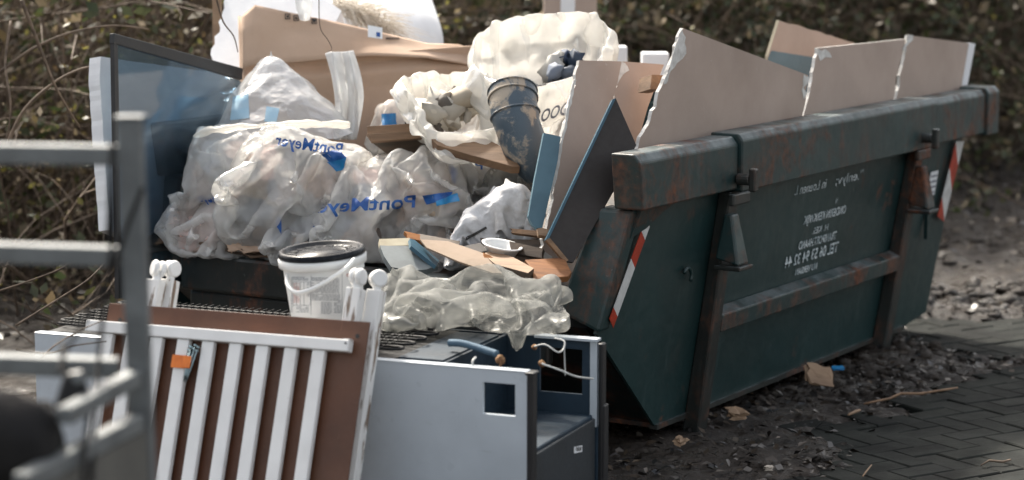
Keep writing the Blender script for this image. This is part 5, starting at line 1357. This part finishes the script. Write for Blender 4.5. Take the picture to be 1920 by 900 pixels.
def end_rect(x0, y0, x1, y1, mat, name, o=.0):
    q = [fi @ on_plane(x, y, pl_) for x, y in ((x0, y0), (x1, y0 - 3), (x1, y1 - 3), (x0, y1))]
    MB().prism([p + Vector((o, 0, 0)) for p in q], [p + Vector((o + .001, 0, 0)) for p in q]).build(name, mat, fr)
end_rect(1076, 838, 1091, 850, MT['label'], 'barcode_label', 0)
for k, x in enumerate((1079, 1081.5, 1083, 1085.5, 1088)): end_rect(x, 840, x + (1.2 if k % 2 else .7), 846, MT['ink'], 'barcode_bar', .0015)

# ================================================================== bucket standing on the fridge
bk = empty('bucket', (0, 0, 0)); bl = onz(617, 627, FH + .035); bk.location = bl; bk.rotation_euler = (R(2.5), R(-4), R(0)); bpy.context.view_layer.update()
tag(bk, 'white plastic bucket with a glossy black lid and fine print standing on the fridge', 'bucket')
S = bl.y / FPX; r1 = 76 * S; rb = 66 * S; Hb = 158 * S
bo = MB().revolve([(0, 0), (rb * .96, 0), (rb, .006), (r1, Hb - .03), (r1, Hb - .012)], 72).build('bucket_body', MT['bucket'], bk, True)
MB().revolve([(r1 + .0005, Hb - .030), (r1 + .011, Hb - .028), (r1 + .012, Hb - .008), (r1 + .008, Hb - .004), (r1 - .006, Hb - .004)], 72).build('bucket_collar', MT['bucket'], bk, True)
ld = MB().revolve([(r1 + .009, Hb - .003), (r1 + .011, Hb + .003), (r1 + .009, Hb + .012), (r1 + .003, Hb + .015), (r1 - .006, Hb + .013), (r1 - .010, Hb + .004), (r1 * .62, Hb + .003), (r1 * .6, Hb + .006), (0, Hb + .006)], 72).build('lid', MT['lid'], bk, True)
for k in range(18):
    a = k * math.tau / 18; c = Vector((math.cos(a), math.sin(a), 0)); t = Vector((-c.y, c.x, 0))
    q = [c * (r1 * .66) + t * -.009, c * (r1 * .66) + t * .009, c * (r1 * .86) + t * .011, c * (r1 * .86) + t * -.011]
    MB().hexa([(p.x, p.y, Hb + .0025) for p in q] + [(p.x, p.y, Hb + .0055) for p in q]).build('lid_rib', MT['lid'], ld)
bi = bk.matrix_world.inverted()
ph = [(689, 481, 0), (685, 495, -.05), (660, 517, -.11), (622, 540, -.13), (585, 550, -.13), (556, 547, -.12), (541, 535, -.10), (538, 518, -.06), (541, 508, -.02)]
MB().tube(smooth_path([bi @ at(x, y, bl.y + d) for x, y, d in [(664, 486, -.10)] + [(650, 502, -.135), (622, 522, -.15), (590, 540, -.155), (560, 549, -.14), (543, 540, -.115), (538, 524, -.08), (541, 508, -.04)]], 8), .0062, 10).build('handle', MT['bucket'], bk, True)
V_, F_ = rects2d([(634, 488, 684, 501)]); decal('handle_boss', bo, V_, F_, MT['bucket'], bk, .008)
bpy.context.view_layer.update()
rr = random.Random(3); R1, R2 = [], []
def para(x0, x1, y0, y1, st, dst, curve=.0, pp_=.93):
    y = y0
    while y < y1:
        x = x0 if rr.random() > .15 else x0 + (x1 - x0) * rr.random() * .3
        while x < x1:
            w = rr.uniform(2.5, 7); xx = min(x + w, x1)
            if rr.random() < pp_: dst.append((x, y + (x - x0) * .02, xx, y + (x - x0) * .02 + 1.0))
            x = xx + 1.2
        y += st
para(549, 578, 519, 526, 2.4, R1); para(584, 636, 520, 549, 2.5, R1); para(585, 637, 551, 562, 2.6, R1); para(602, 622, 566, 588, 2.6, R1); para(626, 640, 562, 588, 2.6, R1); para(576, 581, 530, 556, 3, R1); para(556, 580, 575, 586, 3, R1); para(546, 549, 520, 585, 3, R1)
para(551, 562, 531, 568, 2.5, R2); R3 = [(x, 528, x + .6, 572) for x in (549.5, 556, 563, 570, 582)] + [(549, y, 582, y + .6) for y in (528, 572)] + [(583, 516, 583.6, 590), (641, 512, 641.6, 590)]
V_, F_ = rects2d(R1); decal('fine_print', bo, V_, F_, MT['grey_ink'], bk, .0012)['kind'] = 'stuff'; V_, F_ = rects2d(R2); decal('fine_print', bo, V_, F_, MT['pink_ink'], bk, .0012)['kind'] = 'stuff'; V_, F_ = rects2d(R3); decal('table_lines', bo, V_, F_, MT['grey_ink'], bk, .001)
V_, F_ = poly2d([(684, 500), (694, 500), (692, 540), (684, 540)]); decal('blue_label', bo, V_, F_, MT['blue_ink'], bk, .001)
V_, F_ = text_px('ARD', 664, 519, (-15, -1), (0, -5), True); decal('printed_text', bo, V_, F_, MT['red_tape'], bk, .0015)

# ================================================================== cot parts leaning on the fridge
lean = .36
e1 = fe.copy(); up = Vector((fw.x * lean, fw.y * lean, 1)).normalized(); e3 = e1.cross(up)            # e3 points to the camera side
t0 = at(205, 568, 6.20)
tr_ = at(695, 600, 6.20 + (at(695, 600, 6).x - at(205, 568, 6).x) * fe.y / fe.x * .98)
CW = .70
# slide the plane so that the boards rest on the fridge edge
def cot_frame(off, s=0.0): return frame(t0 + e3 * off + e1 * s, e1, -up, -e3 * -1)
Mc = Matrix.Identity(4)
def cot(name, off):
    m_ = frame(t0 + e3 * off, e1, up, e3); e = empty(name, mat=m_); bpy.context.view_layer.update(); return e
Lb = (t0.z) / up.z + .02
cw = (at(695, 600, t0.y - .26).x - t0.x) / e1.x
bd = cot('cot_base_board', 0.0); tag(bd, 'brown hardboard cot base leaning against the fridge', 'board')
MB().box(0, cw, -Lb, 0, -.006, 0).build('hardboard', MT['brown'], bd, bevel=.0015)
for (x, y) in ((.042, -.045), (cw - .03, -.04)):
    h = MB(); h.tube([(x, y, .0004), (x, y, .0012)], .006, 16); h.build('screw_hole', MT['ink'], bd)
MB().box(.395, .412, -.44, -.325, .0005, .0015).build('paper_label', MT['label'], bd)
for k in range(3): MB().box(.398 + k * .004, .3995 + k * .004, -.43, -.34 - .02 * k, .0017, .0022).build('label_print', MT['grey_ink'], bd)
sd_ = cot('slatted_cot_side', .022); tag(sd_, 'white slatted cot side leaning in front of the brown board', 'cot side')
sc_ = cw / (695 - 205)
xr0, xr1 = (180 - 205) * sc_, (676 - 205) * sc_ - .004
MB().box(xr0, xr1, -.088, -.056, -.016, .016).build('top_rail', MT['crib'], sd_, bevel=.003)
MB().tube([(xr1 - .008, -.066, .016), (xr1 - .008, -.066, .0175)], .003, 10).build('screw_hole', MT['ink'], sd_); MB().box(xr1 - .02, xr1 + .002, -.055, -.0535, -.010, .010).build('rail_end', MT['crib'], sd_)
slx = [216, 263, 312, 363, 410, 461, 511, 563, 614]
for k, x in enumerate(slx):
    xc = (x - 199) * sc_; w_ = .0185
    MB().box(xc - w_, xc + w_, -Lb - .0, -.0885, -.010, .010).build('slat', MT['crib'], sd_, bevel=.003)
# screws taped to the third slat
sx = (363 - 199) * sc_
tpx = MB().box(sx - .0205, sx + .034, -.168, -.134, .0115, .0135); tpo = tpx.build('orange_tape', MT['orange']); tpo.parent = sd_
e_s = empty('taped_screws', mat=frame(sd_.matrix_world @ Vector((sx + .03, -.15, .018)), e1, up, e3)); bpy.context.view_layer.update()
tag(e_s, 'bunch of zinc screws held by orange tape on a white slat', 'screws')
for k in range(8):
    a = -.35 + k * .09; p0 = Vector((-.004 + k * .0012, -.055 + .004 * (k % 3), .002 * (k % 3))); p1 = p0 + Vector((math.sin(a) * .0 + .012 + a * .03, .085 + .006 * (k % 2), 0))
    s_ = MB().tube([p0, p0.lerp(p1, .12), p1], [.0006, .0022, .0024], 8).build('screw', MT['zinc'], e_s, True)
    MB().tube([p1, p1 + (p1 - p0).normalized() * .004], .0052, 10).build('screw_head', MT['zinc'], s_)
MB().box(-.052, .010, -.018, .017, -.0045, -.002).build('tape_wrap', MT['orange'], e_s); MB().box(-.012, .012, -.018, .015, .006, .0085).build('tape_wrap', MT['orange'], e_s, bevel=.002)
bpy.data.objects.remove(tpo)
# end frames with castors behind the board
def caster(par, x, y, z, ang):
    c = MB().tube([(x, y, z), (x, y + .014, z)], .012, 16).build('castor_fork', MT['crib'], par, bevel=.002)
    MB().hexa([(x - .012, y + .010, z - .014), (x + .012, y + .010, z - .014), (x + .012, y + .010, z + .014), (x - .012, y + .010, z + .014), (x - .010, y + .03, z - .010), (x + .010, y + .03, z - .010), (x + .010, y + .03, z + .010), (x - .010, y + .03, z + .010)]).build('castor_body', MT['crib'], c, bevel=.004)
    ca, sa = math.cos(R(ang)), math.sin(R(ang))
    for s in (-1, 1):
        d0, d1 = s * .003, s * .0175
        MB().tube([(x + ca * d0, y + .032, z + sa * d0), (x + ca * (d0 + d1) / 2, y + .032, z + sa * (d0 + d1) / 2), (x + ca * d1, y + .032, z + sa * d1)], [.0225, .0245, .0205], 26).build('castor_wheel', MT['crib'], c, bevel=.002)
posts = [('cot_end_frame', -.032, [(.118, .078), (cw - .068, .092)], 'white peeling cot end frame with castors directly behind the brown board'),
         ('cot_end_frame', -.078, [(.134, .088), (cw - .030, .098)], 'second white cot end frame with castors standing closer to the fridge')]
for nm, off, ps, lb in posts:
    f_ = cot(nm, off); tag(f_, lb, 'cot frame')
    for k, (x, top) in enumerate(ps):
        MB().box(x - .021, x + .021, -Lb - .0, top, -.021, .021).build('leg', MT['peel'], f_, bevel=.003)
        caster(f_, x, top, .0, (8 if off > -.05 else 48) if k else (-50 if off > -.05 else 15))
    MB().box(ps[0][0] + .022, ps[1][0] - .022, -.12, -.05, -.012, .012).build('cross_rail', MT['crib'], f_, bevel=.003)
    MB().box(ps[0][0] + .022, ps[1][0] - .022, -Lb + .03, -Lb + .10, -.012, .012).build('cross_rail', MT['crib'], f_, bevel=.003)

# ================================================================== trailer with a headboard frame in the foreground
TY = 3.85
tc = at(244, 560, TY); tl = empty('trailer', (tc.x, tc.y, 0)); bpy.context.view_layer.update()
tag(tl, 'blurred galvanised trailer with a tubular front rack at the left edge', 'trailer')
kx = TY / FPX
def T(x, y, Y=TY): return at(x, y, Y) - Vector((tc.x, tc.y, 0))
def tube_sq(name, a, b, w, parent=tl, mat=MT['galv'], d=None, up=Vector((0, 0, 1)), bev=.003):
    a, b = Vector(a), Vector(b); ex = (b - a).normalized(); ey = up.cross(ex)
    if ey.length < .1: ey = Vector((0, 1, 0)).cross(ex)
    ey.normalize(); ez = ex.cross(ey); d = d or w; L = (b - a).length
    o = MB().box(0, L, -d / 2, d / 2, -w / 2, w / 2).build(name, mat, parent, bevel=bev); o.matrix_local = frame(a, ex, ey, ez); return o
tube_sq('post', T(244, 222), Vector((T(244, 222).x + .012, T(244, 222).y, .42)), .040, up=Vector((0, 1, 0)))
MB().box(-.024, .024, -.024, .024, 0, .004).build('post_cap', MT['galv'], tl, bevel=.001).location = T(244, 222) + Vector((0, 0, .001))
for (ya, yb) in ((288, 291), (474, 481), (683, 690)):
    a = T(-420, ya - (yb - ya) * 2.0); b = T(222, yb); tube_sq('rail', a, b, .034)
tube_sq('post', T(-430, 222), Vector((T(-430, 222).x, T(-430, 222).y, .42)), .040, up=Vector((0, 1, 0)))
# the loading bed with its side boards runs towards the left and the camera
c0 = T(244, 800); 
sa_, sb_ = T(252, 708, TY - .03), T(120, 780, TY - .30)
tube_sq('side_rail', sa_, sb_, .028); 
sa2, sb2 = T(256, 792, TY - .03), T(40, 905, TY - .42); tube_sq('side_rail', sa2, sb2, .030)
m = MB(); q0, q1 = Vector(sa2), Vector(sb2) + (Vector(sb2) - Vector(sa2)) * 1.5
m.hexa([(q0.x, q0.y, .50), (q1.x, q1.y, .50), (q1.x + .02, q1.y + .02, .50), (q0.x + .02, q0.y + .02, .50), (q0.x, q0.y, q0.z - .016), (q1.x, q1.y, q1.z - .016), (q1.x + .02, q1.y + .02, q1.z - .016), (q0.x + .02, q0.y + .02, q0.z - .016)]); m.build('side_board', MT['galv_board'], tl)
MB().box(-1.55, -.02, -1.4, .02, .44, .50).build('bed', MT['galv_board'], tl)
# wheel and mudguard
wc = T(-38, 800, 3.5); wh = empty('wheel'); wh.parent = tl; wh.location = (wc.x, wc.y, .28); wh.rotation_euler = (R(90), 0, R(60))
MB().revolve([(.13, -.07), (.24, -.085), (.275, -.07), (.285, -.03), (.285, .03), (.275, .07), (.24, .085), (.13, .07)], 48).build('tyre', MT['rubber'], wh, True)
MB().revolve([(0, -.02), (.05, -.03), (.12, -.05), (.132, -.06), (.132, .06), (.12, .03), (0, .03)], 32).build('rim', MT['galv'], wh, True)
m = MB(); A_r, B_r = [], []
for k in range(15):
    a = R(5 + 170 * k / 14); A_r.append((wc.x + .33 * math.cos(a) * .5, wc.y + .33 * math.cos(a) * .86, .33 + .36 * math.sin(a)))
for k in range(14):
    p, q = A_r[k], A_r[k + 1]; w_ = Vector((.86, -.5, 0)) * .13
    m.hexa([Vector(p) - w_, Vector(p) + w_, Vector(q) + w_, Vector(q) - w_] + [Vector(v) + Vector((0, 0, .006)) for v in (Vector(p) - w_, Vector(p) + w_, Vector(q) + w_, Vector(q) - w_)])
m.build('mudguard', MT['black'], tl)
# black tarpaulin roll, bracket with bolt and elastic cords
tb = []
for k in range(26):
    t = k / 25; c = T(-120 + 232 * t, 795 + 30 * t, 3.52 + .05 * t); rr_ = 72 * kx * .92 * (1 - max(0, (t - .86)) ** 2 * 22)
    tb.append([tuple(c + Vector((0, math.cos(a) * rr_, math.sin(a) * rr_ * 1.05 - (.03 if math.sin(a) < 0 else 0)))) for a in np.linspace(0, 2 * math.pi, 36, endpoint=False)])
tb = np.array(tb); tb += (fbm(tb[..., 0] * 9, tb[..., 1] * 16, tb[..., 2] * 16, 4))[..., None] * .05
tbo = mesh_np('tarpaulin_roll', tb.reshape(-1, 3) + np.array([tc.x, tc.y, 0]), [grid_faces(*tb.shape[:2]), np.array([[25 * 36 + i for i in range(36)]])], MT['rubber'], smooth=True); tag(tbo, 'black rolled tarpaulin lying on the trailer at the bottom left', 'tarpaulin')
br = MB().hexa([T(98, 770, 3.66), T(165, 770, 3.66), T(165, 770, 3.72), T(98, 770, 3.72), T(120, 700, 3.66), T(160, 692, 3.66), T(160, 692, 3.72), T(120, 700, 3.72)]).build('bracket', MT['black'], tl, bevel=.008)
b0 = T(147, 708, 3.655); MB().tube([b0, b0 + Vector((0, -.008, 0))], .010, 12).build('bolt', MT['galv'], br, bevel=.002)
for k, pts in enumerate(([(212, 268, 3.80), (208, 330, 3.80), (212, 420, 3.80), (205, 500, 3.80), (188, 640, 3.80), (180, 760, 3.7), (172, 905, 3.6)], [(268, 352, 3.81), (240, 420, 3.81), (212, 500, 3.80), (160, 600, 3.80), (122, 660, 3.7), (112, 700, 3.65)], [(210, 268, 3.79), (206, 380, 3.79), (202, 455, 3.79)], [(115, 640, 3.80), (122, 690, 3.7), (165, 740, 3.65), (160, 830, 3.6), (155, 910, 3.55)])):
    o = MB().tube(smooth_path([at(*p) for p in pts], 6), .0042, 8).build('elastic_cord', MT['rubber'], smooth=True)
    tag(o, ['black elastic cord running down behind the rack post', 'black cord slung diagonally from the rack post to the bracket', 'short black cord looped between the two upper rails', 'black cord hanging down beside the bracket'][k], 'cord')
